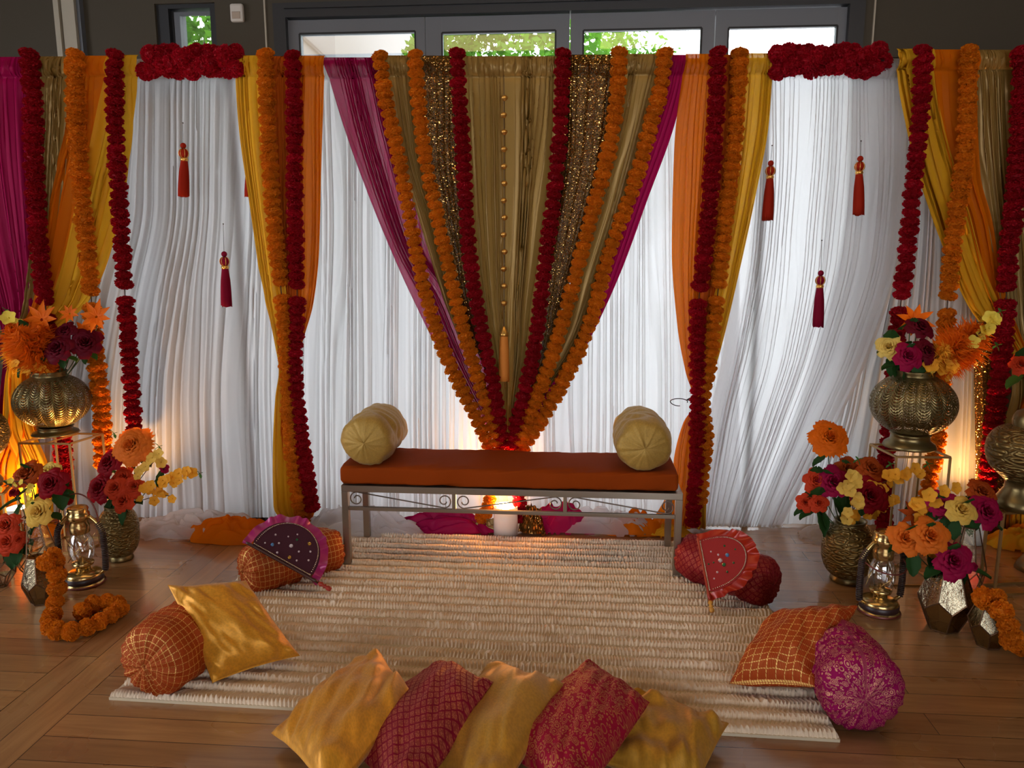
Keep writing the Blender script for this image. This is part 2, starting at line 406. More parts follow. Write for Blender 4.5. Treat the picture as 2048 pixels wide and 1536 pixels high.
def tree(x, y, h, rx, rz, seed, label, n):
    rnd = random.Random(seed); t = thing('tree', label, 'tree', (x, y, -.05), 'trees outside the glass doors')
    b = MB(); b.tube([(x, y, -.05), (x + .05, y, h * .35), (x - .05, y + .1, h * .7), (x, y, h + rz * .6)], [.13, .11, .07, .015], 8)
    tips = []
    for k in range(26):
        a = rnd.uniform(0, 2*pi); z0 = h * .5 + rnd.random() * rz; e = Vector((x + cos(a) * rx * rnd.uniform(.5, .95), y + sin(a) * rx * rnd.uniform(.5, .95), z0 + rnd.uniform(.2, 1.2)))
        b.tube([(x, y, z0 - .3), Vector((x, y, z0 - .3)).lerp(e, .5) + Vector((0, 0, .15)), e], [.04, .022, .008], 5); tips.append(e)
    b.out('trunk', M['bark'], t)
    r = np.random.RandomState(seed); d = r.normal(size=(n, 3)); d /= np.linalg.norm(d, axis=1)[:, None]
    c = d * (r.uniform(.25, 1, n) ** .4)[:, None] * np.array([rx, rx, rz]) + np.array([x, y, h + rz * .35])
    keep = vnoise(seed, (c[:, 0] + 50) * 2.2, (c[:, 2] + 50 + c[:, 1]) * 2.2) > -.30; c = c[keep]; n = len(c)
    u = r.normal(size=(n, 3)); u /= np.linalg.norm(u, axis=1)[:, None]; v = r.normal(size=(n, 3)); v -= (v * u).sum(1)[:, None] * u; v /= np.linalg.norm(v, axis=1)[:, None]
    s = r.uniform(.03, .065, n)[:, None]
    V = np.stack([c - u * s, c - v * s * .5, c + u * s, c + v * s * .5], 1).reshape(-1, 3)
    o = obj('foliage', V, np.arange(n * 4).reshape(-1, 4), M['tree_leaf'], t)
_p = pl(1020, 90, 8.6); tree(_p.x, 8.6, 2.5, 1.25, 1.35, 3, 'leafy green tree filling the second and third glass doors', 15000)
_p = pl(384, 80, 6.9); tree(_p.x, 6.9, 2.3, .75, 1.2, 5, 'green tree seen through the narrow window beside the wall sensor', 8000)
_p = pl(1235, 85, 9.3); tree(_p.x + .35, 11.2, 2.7, .75, 1.6, 8, 'darker green tree crown at the edge of the third glass door', 6000)
# ================================================================ drapes
M['white_voile'] = cloth('white voile', (0.90, 0.89, 0.90), 0.80, 0.02)
M['yellow_voile'] = cloth('yellow voile', (0.86, 0.50, 0.03), 0.45, 0.02, 0.4, 0.02, tcol=(0.80, 0.42, 0.006))
M['orange_voile'] = cloth('orange voile', (0.80, 0.21, 0.005), 0.45, 0.02, 0.4, 0.015, tcol=(0.76, 0.185, 0.002))
M['orange_dark'] = cloth('layered orange voile with painted shade', (0.60, 0.11, 0.008), 0.30, 0.0, 0.4, 0.04, tcol=(0.42, 0.07, 0.004))  # same orange cloth; doubled layers and garland shadow painted in as darker colour
M['magenta_voile'] = cloth('magenta voile', (0.42, 0.006, 0.09), 0.60, 0.11, 0.4, 0.03)
M['magenta_thick'] = cloth('magenta cloth', (0.40, 0.005, 0.08), 0.35, 0.0, 0.4, 0.04)
M['gold_satin'] = cloth('old gold satin', (0.36, 0.22, 0.06), 0.30, 0.0, 0.34, 0.14, tcol=(0.42, 0.25, 0.06))
def sequin(name, col):
    t = NT(name); tc = t.n('TexCoord').outputs['UV']
    vo = t.n('TexVoronoi', {'Vector': tc, 'Scale': 230.0, 'Randomness': 0.5})
    nrm = t.n('VectorMath', {0: vo.outputs['Color'], 1: (0.5, 0.5, 0.5)}, operation='SUBTRACT').outputs[0]
    nrm = t.n('VectorMath', {0: nrm, 'Scale': 1.6}, operation='SCALE').outputs[0]
    g = t.n('NewGeometry').outputs['Normal']
    nn = t.n('VectorMath', {0: t.n('VectorMath', {0: nrm, 1: g}, operation='ADD').outputs[0]}, operation='NORMALIZE').outputs[0]
    disc = t.math('LESS_THAN', vo.outputs['Distance'], 0.42)
    gl = t.n('BsdfGlossy', {'Color': C4(col), 'Roughness': 0.22, 'Normal': nn}).outputs[0]
    net = t.n('MixShader', {0: 0.45, 1: t.n('BsdfDiffuse', {'Color': (0.10, 0.05, 0.012, 1)}).outputs[0], 2: t.n('BsdfTranslucent', {'Color': (.16, .075, .015, 1)}).outputs[0]}).outputs[0]
    holes = t.n('MixShader', {0: 0.025, 1: net, 2: t.n('BsdfTransparent').outputs[0]}).outputs[0]
    return t.out(t.n('MixShader', {0: disc, 1: holes, 2: gl}).outputs[0])
M['sequin'] = sequin('gold sequin netting', (0.85, 0.48, 0.14))
ZT = bd(1024, 117).z                                         # top of the drapes
HB = 0.0
def drape(name, label, rows, mat, off, seed, foldpx=24, amp=0.020, head=True, parent=None, cat='curtain', group=None, step=3.2, over=0.5, slack=0.0, nr=110, bot=None):
    """a hanging gathered cloth. rows = (height row, left, right[, depth]) of its outline on the backdrop"""
    rows = [tuple(r) + (0.0,) * (4 - len(r)) for r in rows]
    ys = np.array([r[0] for r in rows], float)
    y = np.concatenate([np.linspace(ys[0], ys[0] + 44, 14), np.linspace(ys[0] + 50, ys[-1], nr)]) if head else np.linspace(ys[0], ys[-1], nr)
    Lx = herm(ys, [r[1] for r in rows], y); Rx = herm(ys, [r[2] for r in rows], y); Do = herm(ys, [r[3] for r in rows], y)
    wtop = (rows[0][2] - rows[0][1]); wmax = max(r[2] - r[1] for r in rows)
    nf = max(3, wmax / foldpx); nu = int(max(24, nf * 12)); t = np.linspace(0, 1, nu)
    rs = np.random.RandomState(seed)
    T, Y = np.meshgrid(t, y)
    warp = noise1(seed, int(nf * .6) + 1, T) * 0.9 / nf
    drift = vnoise(seed + 5, T * nf * .35 + 7, (Y - ys[0]) / 330.0) * 0.65
    ph = 2 * pi * (nf * (T + warp) + drift)
    a2 = 0.55 + 0.45 * vnoise(seed + 9, T * nf * .8, (Y - ys[0]) / 260.0)
    prof = np.sin(ph) * a2 + 0.32 * np.sin(2.63 * ph + 1.3 + seed) * (0.5 + 0.5 * noise1(seed + 2, int(nf) + 1, T)) + .06 * np.sin(6.1 * ph)
    W = (Rx - Lx); nar = np.clip(wtop / np.maximum(W, 1), .5, 3.0) ** 0.6
    A = amp * nar; A *= np.clip((y - ys[0] - 30) / 60, .35, 1) if head else 1
    sh = over / nf * np.sin(2 * ph + .6) * .28 * np.clip(nar, .5, 1.2)[:, None]
    edge = np.clip(np.minimum(T, 1 - T) * 8, 0, 1)
    X = Lx[:, None] + W[:, None] * (T + sh * edge)
    D = off + Do[:, None] + A[:, None] * prof
    if head:                                                # rod pocket with shirred heading and a stitched seam
        k = np.clip((Y - ys[0]) / 40.0, 0, 1)
        pk = (Y - ys[0]) < 40
        fine = np.sin(ph * 3.2 + 2 * vnoise(seed, T * 40, k * 3)) * .010 * np.sin(pi * k) * (1 if foldpx < 60 else .4)
        D = np.where(pk, off + 0.022 * np.sin(pi * np.clip(k, 0, 1)) ** .6 + fine, D)
        seam = np.exp(-((Y - ys[0] - 41) / 3.0) ** 2); D = D - seam * 0.008
    D = D + slack * np.sin(pi * np.clip((Y - ys[0]) / (ys[-1] - ys[0]), 0, 1))
    # positions on the backdrop (vectorised bd)
    dx = (X - 1024) / FPX; dy = (Y - 768) / FPX
    rx = FW.x + RT.x * dx - UP.x * dy; ry = FW.y + RT.y * dx - UP.y * dy; rz = FW.z + RT.z * dx - UP.z * dy
    k = YB / (ry - BS * rx)
    P = np.stack([rx * k, ry * k, CAMZ + rz * k], -1)       # outline on the curtain plane
    P[..., 0] += D * BS; P[..., 1] -= D
    P[..., 2] = np.maximum(P[..., 2], 0.012)
    F = grid_faces(nu, len(y))
    uv = np.stack([T * wmax / 366.0, (Y - ys[0]) / 366.0], -1).reshape(-1, 2)
    if parent is None:
        o = obj(name, P.reshape(-1, 3), F, mat, uv=uv); tag(o, label, cat, group)
    else: o = obj(name, P.reshape(-1, 3), F, mat, parent, uv=uv)
    return o
def heap(name, c, sx, sy, h, mat, seed, parent=None, rot=0.0, folds=7, n=90):
    """crumpled cloth lying on the floor"""
    u = np.linspace(-1, 1, n); U, V = np.meshgrid(u, u)
    r = np.sqrt(U**2 + V**2) + 1e-6; q = np.maximum(np.abs(U), np.abs(V)) / r; U2, V2 = U * q * 1.0, V * q * 1.0  # disc mapping
    rr = np.maximum(np.abs(U), np.abs(V)); ang = np.arctan2(V2, U2)
    outline = 1 + .16 * vnoise(seed, (np.cos(ang) + 2) * 1.6, (np.sin(ang) + 2) * 1.6) + .05 * np.sin(ang * 9 + seed)
    X = U2 * outline; Y = V2 * outline
    wx_ = vnoise(seed + 1, U2 * 2 + 9, V2 * 2 + 9); wy_ = vnoise(seed + 2, U2 * 2 + 9, V2 * 2 + 9)
    f = .5 + .5 * np.sin(5.0 * vnoise(seed + 3, (U2 + .4 * wx_) * folds * .32 + 20, (V2 + .4 * wy_) * folds * .45 + 20) + 2 * V2)
    g = .5 + .5 * np.sin(7.0 * vnoise(seed + 4, (U2 + .3 * wy_) * folds * .4 + 20, (V2 + .3 * wx_) * folds * .6 + 20))
    body = np.clip(1 - rr ** 2.2, 0, 1) ** .6
    Z = h * body * (.45 + .42 * f + .2 * g); Z = np.maximum(Z, 0.004 + .012 * (f > .4) * (rr > .8))
    X = X + .05 * wy_ * body; Y = Y + .10 * f * body
    ca, sa = cos(rot), sin(rot)
    P = np.stack([c[0] + (X * ca * sx - Y * sa * sy), c[1] + (X * sa * sx + Y * ca * sy), Z + (c[2] if len(c) > 2 else 0)], -1)
    uv = np.stack([U * sx, V * sy], -1).reshape(-1, 2)
    return obj(name, P.reshape(-1, 3), grid_faces(n, n), mat, parent, uv=uv)
# pipe frame carrying the drapes
fr = thing('backdrop_frame', 'black pipe frame holding up the whole row of hanging drapes', 'frame', (bd(1024, 117, -.03).x, bd(1024, 117, -.03).y, 0))
zr = ZT - .018
a = bd(-60, 117, -.005); b = bd(2110, 117, -.005); a.z = b.z = zr
MB().tube([a, b], .016, 10).out('crossbar', M['dark_alu'], fr)
for px in (-55, 470, 1540, 2105):
    p = bd(px, 117, -.04); m = MB(); m.tube([(p.x, p.y, .01), (p.x, p.y, zr)], .018, 10); m.box((p.x - .12, p.y + .0, 0), (p.x + .12, p.y + .30, .012)); m.out('upright', M['dark_alu'], fr)
yt = 117
drape('white_drape', 'white sheer drape with loose hem in the bay between first tassels and flower stand', [(118, 150, 590), (400, 150, 590), (600, 95, 595), (800, 55, 600), (1035, 40, 610)], M['white_voile'], 0.0, 11, 25, .014, group=None, over=.22)
drape('white_drape', 'wide white sheer drape hanging behind the central bench and pointed swag', [(118, 585, 1480), (400, 585, 1480), (800, 585, 1480), (1050, 590, 1480)], M['white_voile'], -0.01, 12, 16, .012, over=.35)
drape('white_drape', 'white sheer drape with three tassels, its folds sweeping sideways to the hem', [(118, 1485, 1815), (300, 1482, 1815), (500, 1470, 1800), (700, 1445, 1740), (850, 1415, 1670), (1000, 1392, 1590), (1060, 1385, 1560)], M['white_voile'], 0.012, 13, 18, .013, over=.5)
drape('white_drape', 'straight white sheer drape behind globe vase with feathery sprays and the swept yellow drape', [(118, 1700, 1975), (400, 1690, 1975), (800, 1600, 1980), (1000, 1530, 1980), (1056, 1520, 1980)], M['white_voile'], -0.035, 14, 19, .013, over=.5)
# side wings: panels tied back low, from the outside in
LW = [
 ('magenta_drape', 'magenta drape at the outer left end of the backdrop beside the old gold drape', 'magenta_thick', .045, 21, [(118,-90,66),(300,-80,72),(450,-50,80),(600,0,88),(700,30,66,.03),(745,18,44),(850,8,40),(960,-10,40),(1040,-20,50)]),
 ('gold_drape', 'old gold satin drape between magenta and orange drapes behind globe vase with star leaves', 'gold_satin', .055, 22, [(118,66,158),(300,74,150),(450,80,140),(600,62,110),(700,46,70,.03),(760,40,72),(860,30,80),(960,20,90),(1040,0,100)]),
 ('orange_drape', 'orange drape swept towards the globe vase with star leaves, next to old gold drape', 'orange_voile', .070, 23, [(118,150,246),(250,146,225),(400,118,196),(500,104,170),(600,84,142),(705,50,76,.05),(760,42,78),(850,36,92),(930,10,80),(1045,0,110)]),
 ('yellow_drape', 'yellow drape gathered outward behind the globe vase with star leaves, bordering white sheer', 'yellow_voile', .085, 24, [(118,236,293),(250,208,285),(400,172,263),(500,150,238),(600,118,196),(708,58,88,.06),(760,30,66),(850,26,90),(930,55,120),(1045,50,130)]),
]
RW = [
 ('magenta_drape', 'magenta drape at the outer right end of the backdrop past the last red garland', 'magenta_thick', .045, 31, [(105,2025,2130),(300,2020,2130),(600,2040,2130),(1050,2040,2130)]),
 ('gold_drape', 'old gold satin drape between orange drape and last red garland, above lidded urn', 'gold_satin', .055, 32, [(105,1918,2040),(300,1935,2040),(450,1958,2045),(600,1985,2056),(770,2002,2060,.03),(900,1978,2070),(1060,1970,2080)]),
 ('orange_drape', 'orange drape swept towards the lidded urn, between yellow and old gold drapes', 'orange_voile', .070, 33, [(106,1846,1940),(219,1855,1938),(354,1885,1945),(445,1915,1968),(572,1950,1988),(770,2024,2048,.05),(850,2010,2060),(1060,1995,2070)]),
 ('yellow_drape', 'yellow drape gathered outward beside the white sheer, above globe vase with feathery orange sprays', 'yellow_voile', .085, 34, [(106,1777,1850),(153,1779,1852),(255,1797,1870),(350,1819,1897),(430,1845,1922),(500,1870,1940),(590,1907,1970),(690,1972,2020,.02),(780,2034,2056,.05),(850,2020,2070),(1060,2000,2080)]),
]
for nm, lab, mt, off, sd, rows in LW + RW:
    drape(nm, lab, rows, M[mt], off, sd, 18 if 'gold' in nm or 'magenta' in nm else 24, .018, over=.8)
drape('sequin_drape', 'long gold sequin drape reaching the floor behind the globe vase with feathery sprays', [(640,1928,1992),(800,1930,1990),(1000,1932,1985),(1062,1930,1985)], M['sequin'], .10, 35, 22, .014, head=False)
drape('sequin_drape', 'narrow gold sequin drape edge at the outer end beyond magenta drape', [(118,-60,8),(400,-50,8),(640,-50,16)], M['sequin'], .03, 36, 22, .014, head=False)
# tied columns
CL = [
 ('orange_drape', 'dark orange drape at the core of the tied column beside purple fan', 'orange_dark', .05, 41, [(117,532,606),(400,545,606),(600,560,606),(700,572,600),(737,574,596,.02),(780,566,604),(900,562,616),(1000,566,630),(1040,578,620)]),
 ('yellow_drape', 'yellow drape forming outer edge of tied column next to first white sheer bay', 'yellow_voile', .065, 42, [(117,478,548),(250,486,552),(400,506,560),(600,538,582),(690,560,586),(737,569,585,.03),(790,559,584),(900,554,590),(1005,556,596),(1044,582,600)]),
 ('orange_drape', 'bright orange drape forming inner edge of tied column facing the magenta sheer', 'orange_voile', .06, 43, [(117,596,656),(250,596,652),(500,598,645),(600,598,634),(700,592,606),(737,586,598,.03),(800,590,610),(900,596,626),(1000,598,638),(1035,600,630)]),
]
CR = [
 ('orange_drape', 'dark orange drape at the core of the tied column with loose cord', 'orange_dark', .05, 44, [(114,1425,1492),(400,1402,1470),(600,1386,1440),(740,1382,1410),(798,1382,1402,.02),(860,1376,1404),(960,1378,1404),(1050,1378,1404)]),
 ('orange_drape', 'light orange drape bellied at a tie beside the gold bolster facing magenta', 'orange_voile', .065, 45, [(114,1366,1434),(300,1344,1418),(500,1339,1402),(650,1350,1394),(740,1366,1390),(798,1381,1394,.03),(840,1362,1388),(900,1346,1384),(960,1338,1382),(1050,1290,1376)]),
 ('yellow_drape', 'yellow drape forming outer edge of tied column beside white sheer with three tassels', 'yellow_voile', .06, 46, [(112,1478,1541),(250,1468,1530),(400,1452,1503),(550,1430,1470),(700,1402,1434),(798,1392,1405,.03),(850,1392,1408),(1050,1390,1406)]),
]
for nm, lab, mt, off, sd, rows in CL + CR: drape(nm, lab, rows, M[mt], off, sd, 16, .013, over=.8)
# central pointed swag
CV = [
 ('magenta_drape', 'see-through magenta drape on outer side of central swag beside bright orange drape', 'magenta_voile', .055, 51, [(120,652,775),(250,690,800),(400,744,835),(500,785,862),(600,830,935),(700,880,962),(800,940,990),(880,990,1008),(930,996,1012)], 13, .014),
 ('gold_drape', 'old gold satin drape in central swag between two orange garlands next to see-through magenta', 'gold_satin', .075, 52, [(118,768,848),(300,800,856),(450,845,890),(600,892,918),(750,950,968),(880,1000,1008),(930,1002,1010)], 14, .012),
 ('sequin_drape', 'gold sequin drape in central swag beside red garland, left of the bead string', 'sequin', .07, 53, [(118,832,922),(300,848,930),(450,884,942),(600,914,962),(750,976,990),(880,1003,1012),(930,1004,1012)], 20, .012),
 ('gold_drape', 'wide old gold satin drape at the middle of the swag behind the bead string', 'gold_satin', .06, 54, [(118,912,1132),(300,925,1124),(500,945,1098),(600,960,1080),(700,980,1064),(780,996,1044),(850,1006,1028),(930,1008,1022)], 19, .018),
 ('sequin_drape', 'wider gold sequin drape in central swag beside red garland with pink top', 'sequin', .07, 55, [(116,1112,1250),(300,1112,1215),(450,1096,1172),(600,1076,1128),(700,1062,1102),(850,1020,1038),(930,1014,1022)], 24, .014),
 ('gold_drape', 'old gold satin drape in central swag between two orange garlands next to opaque magenta', 'gold_satin', .075, 56, [(115,1238,1340),(250,1218,1298),(400,1182,1254),(520,1150,1214),(650,1118,1172),(850,1034,1052),(930,1016,1026)], 15, .012),
 ('magenta_drape', 'narrow dense magenta drape on outer side of central swag beside light orange drape', 'magenta_thick', .055, 57, [(115,1318,1372),(180,1300,1362),(250,1272,1346),(400,1232,1292),(550,1182,1237),(700,1122,1166),(800,1072,1112),(880,1026,1040),(930,1018,1028)], 15, .012),
]
for nm, lab, mt, off, sd, rows, fp, am in CV: drape(nm, lab, rows, M[mt], off, sd, fp, am, over=.8)
# cloth ends lying on the floor
def hp(px, py, w, dpt, h, mt, seed, nm, lab, rot=0.0, folds=7):
    p = bd(px, 1050); s = p.y / FPX; p.y -= .05 + dpt * .42 + (0.0 if py < 1072 else .10)
    o = heap(nm, (p.x, p.y), w * s / 2, dpt / 2, h, M[mt], seed, rot=rot, folds=folds); tag(o, lab, 'fabric'); return o
M['sequin_heap'] = M['sequin']
hp(425, 1030, 320, .26, .13, 'white_voile', 61, 'fabric_heap', 'white sheer hem bunched on the boards beside the orange cloth heap', folds=9)
hp(320, 1022, 120, .24, .07, 'white_voile', 62, 'fabric_heap', 'small white sheer hem end beside embossed vase of trailing yellow blossom', folds=6)
hp(730, 1050, 260, .20, .16, 'white_voile', 63, 'fabric_heap', 'white sheer hem bunched on the floor behind the bench leg and purple fan', folds=8)
hp(1200, 1052, 240, .12, .15, 'white_voile', 64, 'fabric_heap', 'pale blush sheer hem lying under the bench beside orange cloth', folds=7)
hp(1660, 1052, 150, .22, .07, 'white_voile', 65, 'fabric_heap', 'white sheer hem on the floor behind embossed vase with tall orange peony', folds=5)
hp(505, 1075, 210, .20, .13, 'orange_voile', 66, 'fabric_heap', 'orange cloth end heaped on the boards behind the purple fan', folds=6)
hp(535, 1100, 130, .14, .07, 'yellow_voile', 67, 'fabric_heap', 'yellow orange cloth end touching the purple fan frill', folds=4)
hp(900, 1052, 230, .13, .12, 'magenta_thick', 68, 'fabric_heap', 'magenta cloth spilling on the floor behind the rug, beside white pillar light', folds=5)
hp(1125, 1040, 150, .10, .17, 'magenta_thick', 69, 'fabric_heap', 'magenta cloth mound behind the gold sequin bundle', folds=5)
hp(965, 1062, 90, .10, .09, 'gold_satin', 70, 'fabric_heap', 'dull gold satin end crumpled beside the white pillar light', folds=6)
hp(1068, 1055, 64, .12, .17, 'sequin', 71, 'fabric_heap', 'crumpled gold sequin bundle touching the white pillar light', folds=5)
hp(1262, 1055, 120, .12, .14, 'orange_voile', 72, 'fabric_heap', 'orange cloth end balled up under the bench beside its rear leg', folds=5)
hp(1330, 1040, 90, .16, .07, 'yellow_voile', 73, 'fabric_heap', 'yellow orange cloth end behind the rear bench leg', folds=5)
hp(60, 1035, 260, .26, .07, 'orange_voile', 74, 'fabric_heap', 'orange cloth ends on the floor behind the white can light and glass vase', folds=6)
hp(1990, 1085, 110, .20, .09, 'yellow_voile', 75, 'fabric_heap', 'shiny yellow cloth end looped on the boards under the lidded urn stand', folds=4)
hp(2030, 1060, 90, .20, .10, 'orange_voile', 76, 'fabric_heap', 'dark orange cloth end beside the shiny yellow loop', folds=5)
# ================================================================ rug
RA = fl(218, 1400); RB = fl(1680, 1485); RC = fl(1470, 1090); RD = fl(580, 1063)
def rug():
    A, B, Cc, D = [np.array(p) for p in (RA, RB, RC, RD)]
    nu, nv, NR = 1380, 22 * 17 + 1, 22
    U, V = np.meshgrid(np.linspace(0, 1, nu), np.linspace(0, 1, nv))
    P = (A * (1 - U[..., None]) + B * U[..., None]) * (1 - V[..., None]) + (D * (1 - U[..., None]) + Cc * U[..., None]) * V[..., None]
    row = V * NR; k = np.floor(np.minimum(row, NR - 1e-6)); f = row - k
    wob = .10 * vnoise(4, U * 9 + k * 3.7, k * 1.0 + .5)
    f2 = np.clip(f + wob * np.sin(pi * f), 0, 1)
    f3 = np.clip(f2 + .035 * np.sin(U * 172 * 2 * pi + k * 2.1), 0, 1); _e = np.clip(f3 / .13, 0, 1); prof = _e * _e * (3 - 2 * _e) * (1 - .80 * f3 ** .9)
    n = 172
    ph = 2 * pi * (U * n + 1.6 * vnoise(7, U * 30, k * 2.0) + vnoise(5, k * 1.7, k * .9) * 3 + (.60 * np.sin(pi * f2)) * (.7 + .9 * vnoise(9, U * 6, k * 1.3)) + .3 * f2 * vnoise(11, U * 4, k * .7))
    ruf = (.5 + .5 * np.sin(ph)) ** .6
    thick = .034 + .004 * vnoise(3, U * 5, V * 5)
    Z = .003 + prof * (thick * .62 + ruf * thick * .50) + .003 * vnoise(6, U * 60, V * 60)
    e = np.clip(np.minimum(np.minimum(U, 1 - U) * 2.4, np.minimum(V, 1 - V) * 1.6) / .015, 0, 1) ** .5
    Z = Z * e + .001
    lean = np.cos(ph) * .0015 * prof
    u_dir = (B - A) / np.linalg.norm(B - A); P = P + u_dir * lean[..., None]
    P[..., 2] = Z
    t = NT('cream ruffled pile'); tc = t.n('TexCoord').outputs['Object']
    nz = t.n('TexNoise', {'Vector': tc, 'Scale': 320.0, 'Detail': 3.0}).outputs[0]
    n2 = t.n('TexNoise', {'Vector': tc, 'Scale': 7.0, 'Detail': 3.0}).outputs[0]
    c = t.mix(n2, (0.72, 0.56, 0.39, 1), (0.84, 0.70, 0.53, 1))
    mt = t.out(t.n('BsdfPrincipled', {'Base Color': c, 'Roughness': .9, 'Sheen Weight': .5, 'Sheen Roughness': .4, 'Normal': t.bump(nz, .5, .0015)}).outputs[0])
    r = thing('rug', 'large cream rug with rows of ruffled pile on the wooden floor', 'rug', (RA.x, RA.y, 0))
    obj('pile', P.reshape(-1, 3), grid_faces(nu, nv), mt, r)
    back = MB(); back.add([RA, RB, RC, RD] + [Vector((p.x, p.y, .010)) for p in (RA, RB, RC, RD)], [(0,1,2,3)[::-1], (4,5,6,7), (0,1,5,4), (1,2,6,5), (2,3,7,6), (3,0,4,7)])
    back.out('backing', pbr('pale rug backing', (.62, .52, .36), .8), r, False)
rug()
print('RUG', (RB-RA).length, (RD-RA).length, (RC-RB).length, (RC-RD).length, RA, RB, RC, RD, 'YB', YB, 'ZT', ZT)
# ================================================================ garlands and tassels
def fluffy(name, col, tcol, r0=.045):
    t = NT(name); rnd = t.n('ObjectInfo').outputs['Random']; tc = t.n('TexCoord').outputs['Object']
    ln = t.n('VectorMath', {0: tc}, operation='LENGTH').outputs['Value']
    k = t.n('TexNoise', {'Vector': tc, 'Scale': 5.0, 'Detail': 3.0}).outputs[0]
    c = t.mix(t.math('ADD', t.math('MULTIPLY', rnd, .5), t.math('MULTIPLY', k, .5)), C4([v * .72 for v in col]), C4([min(1, v * 1.12) for v in col]))
    d = t.n('BsdfPrincipled', {'Base Color': c, 'Roughness': .5, 'Specular IOR Level': .12}).outputs[0]
    tr = t.n('BsdfTranslucent', {'Color': C4(tcol)}).outputs[0]
    return t.out(t.n('MixShader', {0: .30, 1: d, 2: tr}).outputs[0])
M['pom_orange'] = fluffy('orange marigold fibre', (0.72, 0.205, 0.007), (0.90, 0.30, 0.012))
M['pom_red'] = fluffy('deep red marigold fibre', (0.32, 0.004, 0.013), (0.62, 0.006, 0.012))
M['pom_pink'] = fluffy('crimson pink marigold fibre', (0.38, 0.004, 0.016), (0.7, 0.006, 0.035))
def pompom_mesh(seed, mat, flat=.62, n=240):
    rs = np.random.RandomState(seed); V = []; F = []
    i = np.arange(n) + .5; ph = np.arccos(1 - 2 * i / n); th = pi * (1 + 5**.5) * i
    for a, b in zip(ph, th):
        d = Vector((cos(b)*sin(a), sin(b)*sin(a), cos(a) * 1.0)); d = (d + Vector(rs.normal(0, .10, 3))).normalized()
        u = d.orthogonal().normalized(); u.rotate(Matrix.Rotation(rs.uniform(0, 2*pi), 3, d)); v = d.cross(u)
        R_ = 1 + rs.uniform(-.12, .06); w_ = rs.uniform(.11, .17); c = rs.uniform(-.08, .08)
        k = len(V)
        V += [d*.5, d*.82 + u*w_ + v*c, d*.82 - u*w_ - v*c, d*R_ + u*w_*1.15 + v*(c+.03), d*(R_+.05) + v*rs.uniform(-.10, .10), d*R_ - u*w_*1.15 - v*(c-.03), d*(R_-.04) + v*.09]
        F += [(k, k+1, k+2), (k+1, k+3, k+4, k+6), (k+2, k+6, k+4, k+5), (k+1, k+6, k+2)]
    b = MB(); b.ball((0, 0, 0), .80, 6); k = len(V); V += b.V; F += [tuple(x + k for x in f) for f in b.F]
    V = [Vector((p.x, p.y, p.z * flat)) for p in V]
    return mesh('pompom_mesh', V, F, mat, smooth=False)
POM = {c: [pompom_mesh(s, M['pom_' + c]) for s in (1, 2, 3)] for c in ('orange', 'red', 'pink')}
BALL = {c: [pompom_mesh(s, M['pom_' + c], .88) for s in (4, 5)] for c in ('orange', 'pink')}
M['cord_dark'] = pbr('dark cord', (.03, .012, .01), .8)
def garland(label, col, P, r, step, group=None, seed=0, gaps=(), shapes=None, cat='garland', mixp=0.0, flatten=1.0):
    """pompoms threaded on a cord running through the points P"""
    rnd = random.Random(seed); path = smooth_path(P, step); t = thing('flower_garland', label, cat, path[0], group)
    MB().tube(smooth_path(P, .04), .0025, 5).out('cord', M['cord_dark'], t)
    for i, p in enumerate(path):
        if any(abs(i - g) < 1 for g in gaps): continue
        d = (path[min(i+1, len(path)-1)] - path[max(i-1, 0)])
        d = d.normalized() if d.length > 1e-6 else Vector((0, 0, 1))
        d = (d + Vector((rnd.uniform(-.22, .22), rnd.uniform(-.22, .22), rnd.uniform(-.15, .15)))).normalized()
        c = 'pink' if rnd.random() < mixp else col
        me = rnd.choice((shapes or POM)[c]); s = r * rnd.uniform(.94, 1.12)
        x = Vector((rnd.uniform(-1, 1), rnd.uniform(-1, 1), rnd.uniform(-1, 1)))
        Mx = frame(p + Vector((rnd.uniform(-.05, .05), rnd.uniform(-.05, .05), 0)) * r, d, x) @ Matrix.Diagonal((s, s, s * flatten, 1))
        link('pompom', me, t, M=Mx)
    return t
def gb(pts, off): return [bd(x, y, off) for x, y in pts]
ST = .0455
